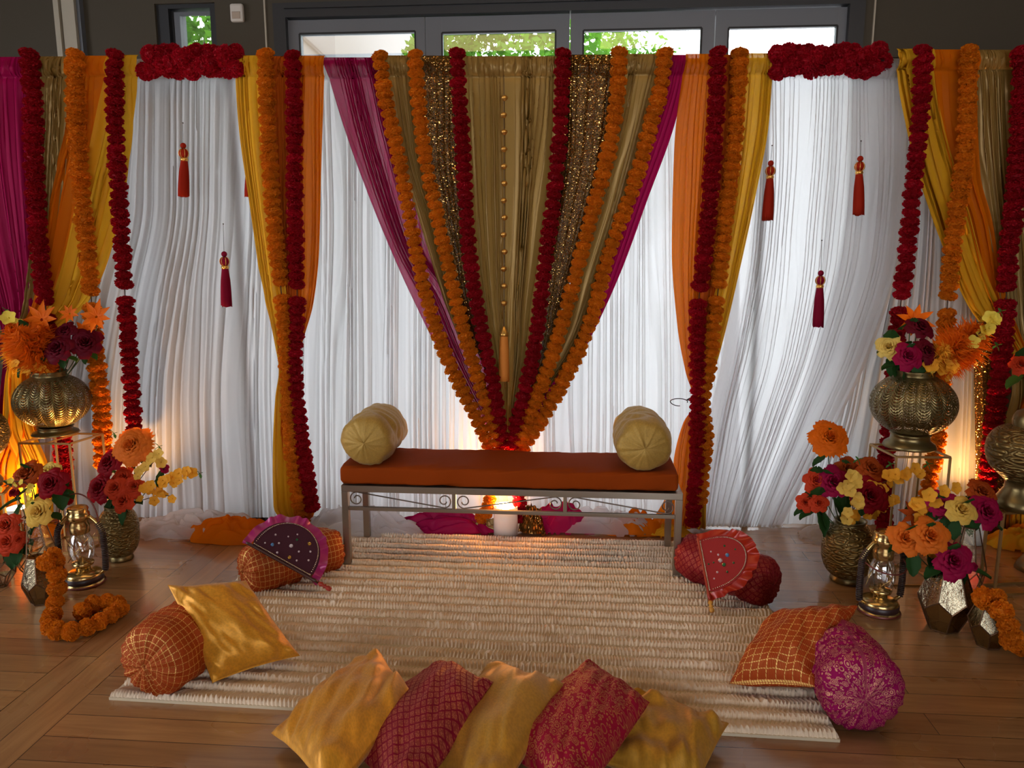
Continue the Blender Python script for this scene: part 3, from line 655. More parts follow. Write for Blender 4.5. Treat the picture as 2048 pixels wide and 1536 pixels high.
G = [
 ('red', 'deep red garland at the far left hanging between magenta and old gold drapes', [(58,108),(62,150),(68,300),(78,500),(88,585),(98,680),(112,800),(125,890),(128,1000)], .135, .046, (28,), .15),
 ('orange', 'orange garland hanging over the swept orange drape behind the star leaves', [(150,108),(150,150),(160,350),(174,500),(182,590),(188,680),(197,760),(205,850),(206,930)], .15, .046, (27,), 0),
 ('red', 'deep red garland on the yellow drape ending above the embossed vase with the peony', [(229,108),(229,160),(238,400),(248,560),(258,700),(264,800),(271,905)], .15, .043, (26,), .1),
 ('orange', 'orange garland running down the tied column with shade-toned orange core by the purple fan', [(531,108),(532,160),(548,450),(566,620),(574,740),(576,800),(590,950),(606,1040)], .125, .042, (26,), 0),
 ('red', 'deep red garland running down the tied column facing the left bench bolster', [(585,110),(587,160),(590,450),(594,640),(589,740),(598,830),(614,950),(624,1015)], .125, .043, (26,), .1),
 ('orange', 'outermost orange garland of the swag bordering see-through magenta drape', [(760,112),(768,180),(790,280),(822,450),(855,600),(900,730),(950,830),(985,905)], .135, .040, (), 0),
 ('orange', 'orange garland between old gold satin and gold sequins, beside magenta see-through side of swag', [(830,108),(834,170),(848,300),(885,480),(917,620),(952,745),(982,840),(1000,900)], .15, .039, (), 0),
 ('red', 'red garland beside gold sequins on the purple fan side of the central swag', [(915,106),(917,170),(926,300),(938,500),(957,630),(985,760),(1005,890)], .155, .040, (), .1),
 ('red', 'red garland with pink top pompom on the red fan side of the central swag', [(1126,106),(1124,170),(1117,300),(1104,420),(1086,560),(1068,700),(1045,800),(1024,890)], .155, .041, (), .2),
 ('orange', 'orange garland between wider gold sequins and old gold satin in the swag', [(1239,104),(1236,170),(1218,300),(1183,430),(1146,570),(1108,700),(1072,800),(1034,900)], .15, .041, (), 0),
 ('orange', 'outermost orange garland of the swag bordering narrow dense magenta drape', [(1330,106),(1322,170),(1302,250),(1268,370),(1214,520),(1182,640),(1128,760),(1070,860),(1038,908)], .135, .041, (), 0),
 ('red', 'deep red garland down the tied column with loose cord, beside the bench', [(1436,104),(1434,170),(1424,350),(1412,480),(1396,620),(1396,800),(1392,950),(1385,1045)], .13, .043, (26,), .1),
 ('orange', 'orange garland on outer edge of tied column with loose cord, near the red fan', [(1479,106),(1478,160),(1462,350),(1446,480),(1432,620),(1416,740),(1405,800),(1411,860),(1404,960),(1400,1000)], .12, .041, (26,), 0),
 ('red', 'bright red garland in front of yellow drape, ending behind globe vase with feathery sprays', [(1846,100),(1845,160),(1838,260),(1822,420),(1812,520),(1800,620),(1790,720),(1778,860),(1768,980),(1768,1062)], .15, .043, (27,), .35),
 ('orange', 'orange garland over swept orange drape, passing behind globe vase with feathery sprays', [(1938,100),(1936,160),(1931,300),(1913,430),(1902,520),(1894,620),(1886,740),(1874,880),(1858,970),(1850,1050)], .15, .043, (27,), 0),
 ('red', 'long bright red garland nearest the lidded urn, over old gold drape', [(2045,104),(2043,200),(2035,350),(2018,500),(2012,600),(2004,700),(1992,820),(1978,940),(1972,1000)], .16, .047, (26,), .2),
]
for i, (c, lab, pts, off, r, gaps, mp) in enumerate(G):
    garland(lab, c, gb(pts, off), r, ST, seed=100 + i, gaps=gaps, mixp=mp)
# bunched garlands wound over the crossbar above the white bays
def bunch(label, x0, x1, yc, seed, h=24):
    t = None; rnd = random.Random(seed); P = []
    n = 34; t = thing('flower_garland', label, 'garland', bd((x0 + x1) / 2, yc, .07))
    MB().tube([bd(x0, yc, .07), bd(x1, yc, .07)], .004, 6).out('cord', M['cord_dark'], t)
    for i in range(n):
        f = (i + .5) / n; a = i * 2.25
        px = x0 + (x1 - x0) * f + rnd.uniform(-4, 4); py = yc + 17 * cos(a) + rnd.uniform(-4, 4); off = .07 + .045 * sin(a)
        d = Vector((rnd.uniform(.3, 1), rnd.uniform(-1, 1), rnd.uniform(-.6, .6)))
        s = .046 * rnd.uniform(.9, 1.12)
        link('pompom', rnd.choice(BALL['pink']), t, M=frame(bd(px, py, off), d) @ Matrix.Diagonal((s, s, s, 1)))
bunch('crimson garland bundle wound over the crossbar under the narrow window', 290, 482, 123, 1)
bunch('crimson garland bundle wound over the crossbar above white bay with three tassels', 1548, 1768, 121, 2)
# tassels
M['tassel_red'] = pbr('orange red tassel silk', (.30, .014, .003), .7, spec=.12)
M['tassel_magenta'] = pbr('magenta tassel silk', (.20, .002, .022), .7, spec=.12)
M['tassel_orange'] = pbr('pale orange tassel silk', (.70, .25, .04), .6, spec=.2)
M['gold_bead'] = pbr('gold bead', (.75, .42, .10), .28, .8)
M['wire'] = pbr('thin wire', (.12, .10, .09), .5, .5)
def skirt(m, top, bot, r0, r1, n=40, seed=0):
    rs = random.Random(seed); rows = 7; V = []
    for j in range(rows):
        f = j / (rows - 1); z = top.z + (bot.z - top.z) * f; r = r0 + (r1 - r0) * (1 - (1 - f) ** 2)
        for k in range(n):
            a = 2*pi*k/n; rr = r * (1 + (.16 if k % 2 else -.06) * min(1, f * 3)); zz = z + (rs.uniform(-.012, .004) if j == rows - 1 else 0)
            V.append(Vector((top.x + (bot.x - top.x) * f + rr*cos(a), top.y + rr*sin(a), zz)))
    F = [(j*n+k, j*n+(k+1)%n, (j+1)*n+(k+1)%n, (j+1)*n+k) for j in range(rows-1) for k in range(n)] + [tuple((rows-1)*n+k for k in range(n))]
    m.add(V, F)
def tassel(px, py0, py1, pxb, mt, label, cord=60, off=.07, w=9):
    a = bd(px, py0, off); b = bd(pxb, py1, off); s = 1 / 366.0
    t = thing('hanging_tassel', label, 'tassel', a)
    c = bd(px + (px - pxb) * .3, py0 - cord, off)
    MB().tube([c, c.lerp(a, .5), a], .0012, 4).ball(c, .004, 4).out('cord', M['wire'], t)
    mt = M[mt]
    MB().ball(a + Vector((0, 0, -5*s)), 5.5*s, 8).out('bead', mt, t)
    m = MB(); m.ball(a + Vector((0, 0, -19*s)), 9*s, 10); 
    bo = m.out('bead', [mt, M['gold_bead']], t)
    g = MB()
    for k in range(7):
        an = 2*pi*k/7; pts = [a + Vector((cos(an) * 9.3*s*sin(q), sin(an) * 9.3*s*sin(q), -19*s + 9.3*s*cos(q))) for q in np.linspace(.3, pi-.3, 7)]
        g.tube(pts, .7*s, 4)
    g.out('gold_wrap', M['gold_bead'], bo)
    MB().lathe([(2*s, -26*s), (6*s, -27*s), (7.5*s, -30*s), (6.5*s, -33*s), (3*s, -34*s)], a, 16).out('collar', M['gold_bead'], t)
    m = MB(); skirt(m, a + Vector((0, 0, -31*s)), b, 6*s, w*s, seed=int(px)); m.out('skirt', mt, t)
tassel(366, 286, 390, 367, 'tassel_red', 'orange red tassel hanging beside the yellow drape in the first white bay', 40)
tassel(499, 296, 391, 500, 'tassel_red', 'orange red tassel half hidden behind edge of yellow drape on tied column', 40, off=.035)
tassel(448, 503, 610, 453, 'tassel_magenta', 'magenta tassel hanging lowest in the first white bay', 55)
tassel(1542, 321, 438, 1535, 'tassel_red', 'orange red tassel hanging next to the yellow edge of the tied column with loose cord', 30)
tassel(1721, 312, 428, 1717, 'tassel_red', 'orange red tassel hanging highest beside the swept yellow drape', 30)
tassel(1642, 541, 651, 1636, 'tassel_magenta', 'magenta tassel hanging lowest in the bay with three tassels', 60)
# bead string at the middle of the swag
a = bd(1008, 150, .125); t = thing('bead_string', 'string of gold bell beads with pale orange tassel at the centre of the swag', 'bead string', a)
MB().tube([a, bd(1008, 590, .125), bd(1008, 662, .125)], .0014, 5).out('cord', M['wire'], t)
yy = 196.0
while yy < 610:
    p = bd(1008 + sin(yy) * 1, yy, .125); s = 1 / 366.0
    MB().lathe([(0, -5.5*s), (3.6*s, -4.4*s), (6*s, -.8*s), (6.4*s, .6*s), (5.2*s, 3.4*s), (2*s, 5*s), (0, 5.4*s)], p, 14).out('bell_bead', M['gold_bead'], t); yy += 34.2
p = bd(1008, 664, .125)
MB().lathe([(0, 12*s), (3*s, 9*s), (5*s, 4*s), (9*s, -3*s), (9.4*s, -6*s), (7*s, -9*s), (0, -9*s)], p, 16).out('bell_cap', M['gold_bead'], t)
m = MB(); skirt(m, p + Vector((0, 0, -8*s)), bd(1008, 760, .125), 7.5*s, 9*s, seed=3); m.out('skirt', M['tassel_orange'], t)
# ================================================================ bench
BX0, BX1, BY0, BY1, BH = -1.093, .502, 3.512, 3.872, .425
M['steel'] = pbr('brushed steel tube', (.30, .26, .205), .32, .9, nscale=90, nstr=.06)
M['iron'] = pbr('dark wrought steel rod', (.16, .12, .09), .35, .8)
bn = thing('bench', 'steel framed bench with scroll work standing on the cream rug', 'bench', ((BX0+BX1)/2, (BY0+BY1)/2, 0))
w_ = .032; zr_ = .022
for x in (BX0, BX1):
    for y in (BY0, BY1):
        MB().box((x - w_/2, y - w_/2, zr_), (x + w_/2, y + w_/2, BH - w_)).out('leg', M['steel'], bn, False, bevel=.002)
m = MB(); m.box((BX0 - w_/2, BY0 - w_/2, BH - w_), (BX1 + w_/2, BY0 + w_/2, BH)).box((BX0 - w_/2, BY1 - w_/2, BH - w_), (BX1 + w_/2, BY1 + w_/2, BH))
m.box((BX0 - w_/2, BY0 + w_/2, BH - w_), (BX0 + w_/2, BY1 - w_/2, BH)).box((BX1 - w_/2, BY0 + w_/2, BH - w_), (BX1 + w_/2, BY1 - w_/2, BH))
m.out('seat_frame', M['steel'], bn, False, bevel=.002)
MB().box((BX0 + .01, BY0 + .01, BH - .012), (BX1 - .01, BY1 - .01, BH - .002)).out('seat_panel', M['iron'], bn, False)
zl = BH - .118
for y in (BY0,):
    m = MB(); m.box((BX0 + w_/2, y - .009, zl - .009), (BX1 - w_/2, y + .009, zl + .009)); m.out('lower_rail', M['steel'], bn, False, bevel=.002)
    for f in (1/3, 2/3):
        x = BX0 + (BX1 - BX0) * f; MB().box((x - .009, y - .009, zl + .009), (x + .009, y + .009, BH - w_)).out('divider', M['steel'], bn, False, bevel=.0015)
def scroll(x0, x1, y, flip):
    """two spirals joined by a straight rod"""
    zt, zb = BH - w_ - .004, zl + .013; r = (zt - zb) / 2; zc = (zt + zb) / 2; up = zt if not flip else zb; dn = zb if not flip else zt; sg = 1 if not flip else -1
    P = []; cx = x0 + r + .004
    for q in np.linspace(0, 1, 26):          # spiral in, ending at the outer turn top
        a = -2.4*pi * (1 - q) ; rr = r * (.30 + .70 * q ** .8); P.append((cx - rr * sin(-a) * 1.0 + 0, y, zc + sg * rr * cos(a) ))
    cx2 = x1 - r - .004; Q = [(2*((x0+x1)/2) - p[0], y, 2*zc - p[2]) for p in P][::-1]
    return P + Q
for k in range(3):
    xa = BX0 + (BX1 - BX0) * k / 3 + (w_/2 if k == 0 else .009); xb = BX0 + (BX1 - BX0) * (k + 1) / 3 - (w_/2 if k == 2 else .009)
    MB().tube(scroll(xa, xb, BY0, k == 1), .0032, 7).out('scroll', M['iron'], bn)
# cushion
def cloth_col(name, col, nscale=35, nstr=.25, rough=.75, sheen=.3, nd=.004):
    return pbr(name, col, rough, spec=.12, nscale=nscale, nstr=nstr, ndist=nd, sheen=sheen)
M['rust'] = cloth_col('burnt orange cotton', (.25, .038, .001), 9, .30, sheen=0, rough=.85)
def soft_box(a, b, r, mat, name, parent=None, nx=90, seed=0, wr=.004):
    ax, ay, az = a; bx, by, bz = b; V = []; n = 36
    xs = np.linspace(0, 1, nx); hy, hz = (by - ay) / 2, (bz - az) / 2; cy, cz = (ay + by) / 2, (az + bz) / 2
    th = np.linspace(0, 2*pi, 64, endpoint=False); p = 7.0
    prof = np.stack([np.sign(np.cos(th)) * np.abs(np.cos(th)) ** (2/p), np.sign(np.sin(th)) * np.abs(np.sin(th)) ** (2/p)], 1)
    Xs = [0] ; P = []
    e = np.concatenate([np.linspace(0, 1, 8), ])
    sx = np.concatenate([ax + r * (1 - np.cos(np.linspace(0, pi/2, 8))), np.linspace(ax + r, bx - r, nx)[1:-1], bx - r + r * np.sin(np.linspace(0, pi/2, 8))])
    ins = np.concatenate([r * (1 - np.sin(np.linspace(0, pi/2, 8))), np.zeros(nx - 2), r * (1 - np.cos(np.linspace(0, pi/2, 8)))])
    T, S = np.meshgrid(th, sx)
    wv = vnoise(seed, S * 9 + T * 1.2 + 30, T * 1.7 + S * 3) * wr + vnoise(seed + 1, S * 40 + 30, T * 2.5) * wr * .4
    Y = cy + prof[None, :, 0] * (hy - ins[:, None] + wv); Z = cz + prof[None, :, 1] * (hz - ins[:, None] + wv)
    P = np.stack([S, Y, Z], -1); nr, nc = P.shape[:2]
    i = np.arange(nr - 1)[:, None] * nc + np.arange(nc)[None, :]; j = np.arange(nr - 1)[:, None] * nc + (np.arange(nc)[None, :] + 1) % nc
    F = [tuple(f) for f in np.stack([i, i + nc, j + nc, j], -1).reshape(-1, 4).tolist()]
    F.append(tuple(range(nc))); F.append(tuple((nr - 1) * nc + k for k in range(nc))[::-1])
    return obj(name, [Vector(v) for v in P.reshape(-1, 3)], F, mat, parent)
c = soft_box((BX0 - .022, BY0 - .012, BH), (BX1 - .005, BY1 + .012, BH + .096), .018, M['rust'], 'bench_cushion', seed=5)
tag(c, 'long burnt orange cushion lying on the steel bench', 'cushion')

# ================================================================ bolsters and pillows
GOLD = (.80, .50, .14)
def brocade(name, base, kind, sc=1.0, gold=GOLD, line=None, rough=.45, amt=.85):
    t = NT(name); uv = t.n('TexCoord').outputs['UV']; s = t.n('SeparateXYZ', {0: uv}); u, v = s.outputs[0], s.outputs[1]
    nz = t.n('TexNoise', {'Vector': uv, 'Scale': 900.0, 'Detail': 1.0}).outputs[0]
    if kind == 'check':
        cell = .027 * sc
        def ln(x, c, w): return t.math('LESS_THAN', t.math('ABSOLUTE', t.math('SUBTRACT', t.math('FRACT', t.math('DIVIDE', x, c)), .5)), w)
        m = t.math('MAXIMUM', ln(u, cell, .055), ln(v, cell * .8, .06))
        dash = t.math('GREATER_THAN', t.math('FRACT', t.math('DIVIDE', t.math('ADD', u, v), cell / 3.1)), .25)
        m = t.math('MULTIPLY', m, dash)
        wv = t.math('MULTIPLY', ln(u, cell / 6, .14), .22); m = t.math('MAXIMUM', m, wv)
    elif kind == 'lattice':
        cell = .036 * sc
        a = t.math('ADD', u, v); b = t.math('SUBTRACT', u, v)
        wob = lambda x, y: t.math('ADD', t.math('DIVIDE', x, cell), t.math('MULTIPLY', t.math('SINE', t.math('MULTIPLY', y, 2*pi/cell)), .025))
        fa = t.math('ABSOLUTE', t.math('SUBTRACT', t.math('FRACT', wob(a, b)), .5)); fb = t.math('ABSOLUTE', t.math('SUBTRACT', t.math('FRACT', wob(b, a)), .5))
        inside = t.math('LESS_THAN', t.math('MAXIMUM', fa, fb), .40)
        tex = t.n('TexVoronoi', {'Vector': uv, 'Scale': 210.0 / sc}).outputs['Distance']
        m = t.math('MULTIPLY', inside, t.math('ADD', .35, t.math('MULTIPLY', t.math('LESS_THAN', tex, .42), .65)))
    else:
        w = t.n('TexNoise', {'Vector': uv, 'Scale': 9.0 / sc, 'Detail': 1.0}).outputs['Color']
        uw = t.n('VectorMath', {0: uv, 1: t.n('VectorMath', {0: w, 'Scale': .030}, operation='SCALE').outputs[0]}, operation='ADD').outputs[0]
        v1 = t.n('TexVoronoi', {'Vector': uw, 'Scale': 21.0 / sc, 'Randomness': .75}); d = v1.outputs['Distance']
        pos = t.n('VectorMath', {0: t.n('VectorMath', {0: uw, 'Scale': 21.0 / sc}, operation='SCALE').outputs[0], 1: v1.outputs['Position']}, operation='SUBTRACT').outputs[0]
        sp = t.n('SeparateXYZ', {0: pos}); an = t.math('ARCTAN2', sp.outputs[1], sp.outputs[0])
        pet = t.math('MULTIPLY', t.math('SINE', t.math('MULTIPLY', an, 7.0)), .045)
        dd = t.math('ADD', d, pet)
        ring = lambda c, w2: t.math('LESS_THAN', t.math('ABSOLUTE', t.math('SUBTRACT', dd, c)), w2)
        m = t.math('MAXIMUM', ring(.40, .028), t.math('MAXIMUM', ring(.24, .035), t.math('LESS_THAN', d, .10)))
        v2 = t.n('TexVoronoi', {'Vector': uw, 'Scale': 62.0 / sc, 'Randomness': .9}).outputs['Distance']
        far = t.math('GREATER_THAN', dd, .45)
        m = t.math('MAXIMUM', m, t.math('MULTIPLY', far, t.math('LESS_THAN', t.math('ABSOLUTE', t.math('SUBTRACT', v2, .30)), .10)))
        m = t.math('MULTIPLY', m, t.math('ADD', .55, t.math('MULTIPLY', nz, .6)))
    f = t.math('MULTIPLY', m, amt)
    big = t.n('TexNoise', {'Vector': uv, 'Scale': 14.0, 'Detail': 3.0}).outputs[0]
    bmp = t.bump(t.math('ADD', t.math('MULTIPLY', m, .3), t.math('ADD', t.math('MULTIPLY', nz, .3), t.math('MULTIPLY', big, .8))), .5, .003)
    c1 = t.n('BsdfPrincipled', {'Base Color': C4(base), 'Roughness': .7, 'Specular IOR Level': .15, 'Normal': bmp}).outputs[0]
    c2 = t.n('BsdfPrincipled', {'Base Color': C4(gold), 'Metallic': .75, 'Roughness': rough, 'Normal': bmp}).outputs[0]
    return t.out(t.n('MixShader', {0: f, 1: c1, 2: c2}).outputs[0])
M['br_orange'] = brocade('orange check brocade', (.36, .040, .004), 'check', 1.0)
M['br_pink_lat'] = brocade('rose lattice brocade', (.22, .003, .022), 'lattice', 1.0, (.62, .22, .10), amt=.75)
M['br_red_lat'] = brocade('crimson lattice brocade', (.20, .003, .012), 'lattice', .95, (.50, .11, .06), amt=.7)
M['br_paisley'] = brocade('rose paisley brocade', (.32, .004, .030), 'paisley', .72, (.60, .32, .08), amt=.7)
M['br_magenta'] = brocade('magenta floral brocade', (.28, .002, .075), 'paisley', .62, (.75, .38, .20), amt=.85, rough=.35)
def tissue(name, col, metal=.55, rough=.42):
    t = NT(name); uv = t.n('TexCoord').outputs['UV']
    a = t.n('TexNoise', {'Vector': uv, 'Scale': 420.0, 'Detail': 2.0}).outputs[0]; b = t.n('TexNoise', {'Vector': uv, 'Scale': 11.0, 'Detail': 3.0}).outputs[0]
    v = t.n('TexVoronoi', {'Vector': uv, 'Scale': 130.0}).outputs['Distance']
    bm = t.bump(t.math('ADD', t.math('MULTIPLY', a, .25), t.math('ADD', t.math('MULTIPLY', b, .6), t.math('MULTIPLY', v, .15))), .6, .003)
    c = t.mix(v, C4([x * .85 for x in col]), C4([min(1, x * 1.15) for x in col]))
    return t.out(t.n('BsdfPrincipled', {'Base Color': c, 'Metallic': metal, 'Roughness': rough, 'Sheen Weight': .1, 'Normal': bm}).outputs[0])
M['gold_tissue'] = tissue('gold tissue cloth', (.68, .30, .018), .38, .46)
M['gold_tissue2'] = tissue('dull gold tissue cloth', (.52, .26, .02), .4, .5)
M['olive_gold'] = tissue('olive gold silk', (.42, .26, .05), .25, .55)
def bolster(name, label, A, B, r, mat, seed, cat='bolster', squash=1.0, end=.035, wr=.004, disc=None):
    A = Vector(A); B = Vector(B); L = (B - A).length; M_ = frame(A, B - A, Vector((0, 0, 1)))
    prof = [(0, -end * .15), (.18, -end * .25), (.40, -end * .1), (.62, 0), (.80, end * .25), (.92, end * .7), (.985, end * 1.4), (1, end * 2.4)]
    rs = np.array([p[0] for p in prof] + [1.0 + .015 * sin(k) for k in range(30)] + [p[0] for p in prof][::-1])
    zs = np.array([p[1] for p in prof] + list(np.linspace(end * 2.6, L - end * 2.6, 30)) + [L - p[1] for p in prof][::-1])
    n = 72; th = np.linspace(0, 2*pi, n, endpoint=False); Tt, Z = np.meshgrid(th, zs); Rr = np.repeat(rs[:, None], n, 1)
    ed = np.exp(-((np.minimum(Z, L - Z) / (end * 2.2)) ** 2))
    w = vnoise(seed, np.cos(Tt) * 2 + 20, np.sin(Tt) * 2 + Z * 14 + 20) * wr * 1.6 + vnoise(seed + 1, Z * 30 + 30, np.cos(Tt) * 3 + np.sin(Tt) * 3 + 20) * wr
    pl_ = (.55 if disc is None else .28) * (np.sin(Tt * 26 + 2 * vnoise(seed + 2, Tt * 3, Z * 5)) * .5 + np.sin(Tt * 15 + 1) * .5) * wr * 1.2 * ed * np.clip(Rr * 1.5, 0, 1)
    rad = r * Rr + (w * np.clip(Rr, .2, 1) + pl_); zz = Z + np.where(Rr < .97, pl_ * np.sign(L/2 - Z) * -1.5 + w * .5, 0)
    if disc: zz = zz + np.where(Rr < .5, -.010 * np.sign(L/2 - Z), 0) + np.exp(-((Rr - .58) / .05) ** 2) * .006 * np.sign(L/2 - Z)
    X = rad * np.cos(Tt); Y = rad * np.sin(Tt) * 1.0
    X = np.where(X < 0, np.maximum(X, -r * .93), X) * squash   # rests flat underneath
    P = np.stack([X, Y, zz], -1).reshape(-1, 3); Mm = np.array(M_); P = P @ Mm[:3, :3].T + Mm[:3, 3]
    nr = len(zs); i = np.arange(nr - 1)[:, None] * n; k = np.arange(n)[None, :]; k2 = (k + 1) % n
    F = np.stack([i + k, i + k2, i + n + k2, i + n + k], -1).reshape(-1, 4)
    uv = np.stack([Tt * r, np.concatenate([[0], np.cumsum(np.hypot(np.diff(zs), np.diff(rs) * r))])[:, None] + 0 * Tt], -1).reshape(-1, 2)
    # seam column: duplicate uv jump hidden underneath (angle pi)
    o = obj(name, P, F, mat, uv=uv); tag(o, label, cat); return o
def seam_fix(o): return o
def pillow(label, C, T, mat, seed, name='pillow', cat='pillow', pinch=.10, wr=.006, dent=0.0, piping=None):
    """square cushion between four corners (3-D points in order), thickness T"""
    C = [np.array(c) for c in C]; n = 64; u = np.linspace(-1, 1, n); U, V = np.meshgrid(u, u)
    def out(a): return np.sign(a) * np.abs(a) ** .92
    s, t_ = (out(U) + 1) / 2, (out(V) + 1) / 2
    bow = pinch * .5
    s = .5 + (s - .5) * (1 - bow * (1 - V**2)); t_ = .5 + (t_ - .5) * (1 - bow * (1 - U**2))
    P = ((C[0] * (1 - s[..., None]) + C[1] * s[..., None]) * (1 - t_[..., None]) + (C[3] * (1 - s[..., None]) + C[2] * s[..., None]) * t_[..., None])
    nrm = np.cross(C[1] - C[0], C[3] - C[0]); nrm /= np.linalg.norm(nrm)
    if nrm[2] < 0: nrm = -nrm
    hgt = T * .62 * (np.clip(1 - np.abs(U) ** 2.6, 0, 1) * np.clip(1 - np.abs(V) ** 2.6, 0, 1)) ** .55
    ca = (np.abs(U) * np.abs(V)) ** 1.5
    w = vnoise(seed, U * 3 + 20, V * 3 + 20) * wr * 1.5 + vnoise(seed + 1, U * 7 + V * 4 + 20, V * 2 - U * 2 + 20) * wr
    crease = np.sin((U * V) * 14 + seed) * wr * 1.2 * np.clip(ca * 3, 0, 1)
    edge = np.clip((1 - np.maximum(np.abs(U), np.abs(V))) * 8, 0, 1)
    curl = vnoise(seed + 3, U * 2.2 + 9, V * 2.2 + 9) * .010
    top = P + nrm * (hgt + (w + crease) * edge + curl - dent * T * np.exp(-((U)**2 + (V)**2) * 3))[..., None]
    bot = P - nrm * (hgt * .85 - w * edge * .5 - curl)[..., None]
    idx = np.arange(n * n).reshape(n, n); F1 = grid_faces(n, n); F2 = F1[:, ::-1] + n * n
    ring = np.concatenate([idx[0, :-1], idx[:-1, -1], idx[-1, ::-1][:-1], idx[::-1, 0][:-1]]); r2 = np.roll(ring, -1)
    F3 = np.stack([ring, ring + n*n, r2 + n*n, r2], -1)
    lu = np.linalg.norm(C[1] - C[0]); lv = np.linalg.norm(C[3] - C[0])
    uv = np.stack([U * lu / 2, V * lv / 2], -1).reshape(-1, 2); uv = np.concatenate([uv, uv])
    print('PILLOW', label[:26], round(lu, 2), round(lv, 2), 'minz', round(float(bot[..., 2].min()), 3))
    bz = bot[..., 2].min()
    if bz < .004:
        top[..., 2] += 0; bot[..., 2] = np.maximum(bot[..., 2], .004)
    o = obj(name, np.concatenate([top.reshape(-1, 3), bot.reshape(-1, 3)]), np.concatenate([F1, F2, F3]), mat, uv=uv)
    tag(o, label, cat)
    return o
zc_ = BH + .096
bolster('bolster', 'olive gold bolster lying across the bench end above the purple fan', (-.985, 3.50, zc_ + .118), (-.985, 3.90, zc_ + .118), .126, M['olive_gold'], 3, wr=.005, end=.03, disc=1)
bolster('bolster', 'olive gold bolster lying across the bench end above the red fan', (.335, 3.50, zc_ + .118), (.335, 3.90, zc_ + .118), .126, M['olive_gold'], 9, wr=.005, end=.03, disc=1)
bolster('bolster', 'orange check bolster on the front rug corner under the gold square pillow', fl(292, 1332, .138), fl(420, 1240, .138), .136, M['br_orange'], 12, wr=.006)
bolster('bolster', 'orange check bolster under the purple hand fan', fl(488, 1142, .112), fl(672, 1092, .112), .110, M['br_orange'], 15, wr=.006)
bolster('bolster', 'crimson lattice bolster under the red hand fan', fl(1544, 1170, .115), fl(1370, 1106, .115), .110, M['br_red_lat'], 18, wr=.005)
bolster('bolster', 'magenta floral bolster under the orange check pillow on the floor edge', fl(1730, 1398, .138), fl(1672, 1300, .136), .136, M['br_magenta'], 21, wr=.006)
def q(px, py, z): return fl(px, py, z)
pillow('gold square pillow leaning on the orange check bolster at the rug corner', [q(425,1366,.04), q(600,1312,.05), q(492,1160,.30), q(335,1170,.34)], .13, M['gold_tissue'], 31)
pillow('orange check pillow leaning on the magenta floral bolster', [q(1458,1368,.05), q(1630,1372,.12), q(1716,1208,.30), q(1540,1232,.20)], .15, M['br_orange'], 32)
pillow('bright gold pillow at the outer end of the front row, beside bare boards', [q(541,1462,.05), q(655,1590,.14), q(834,1392,.17), q(755,1298,.07)], .13, M['gold_tissue'], 33, wr=.009)
pillow('rose pink lattice pillow in the front row between bright and dull gold pillows', [q(690,1500,.06), q(815,1610,.16), q(988,1367,.18), q(880,1317,.08)], .13, M['br_pink_lat'], 34)
pillow('dull gold pillow in the front row between lattice and paisley pillows', [q(820,1510,.06), q(985,1610,.15), q(1140,1370,.17), q(990,1326,.08)], .13, M['gold_tissue2'], 35)
pillow('rose pink paisley pillow with gold flowers in the front row', [q(990,1500,.07), q(1150,1600,.17), q(1300,1405,.19), q(1185,1322,.09)], .14, M['br_paisley'], 36)
pillow('crumpled dull gold pillow lying flat at the end of the front row by paisley pillow', [q(1140,1490,.05), q(1385,1600,.05), q(1458,1450,.06), q(1265,1385,.06)], .12, M['gold_tissue2'], 37, wr=.010)
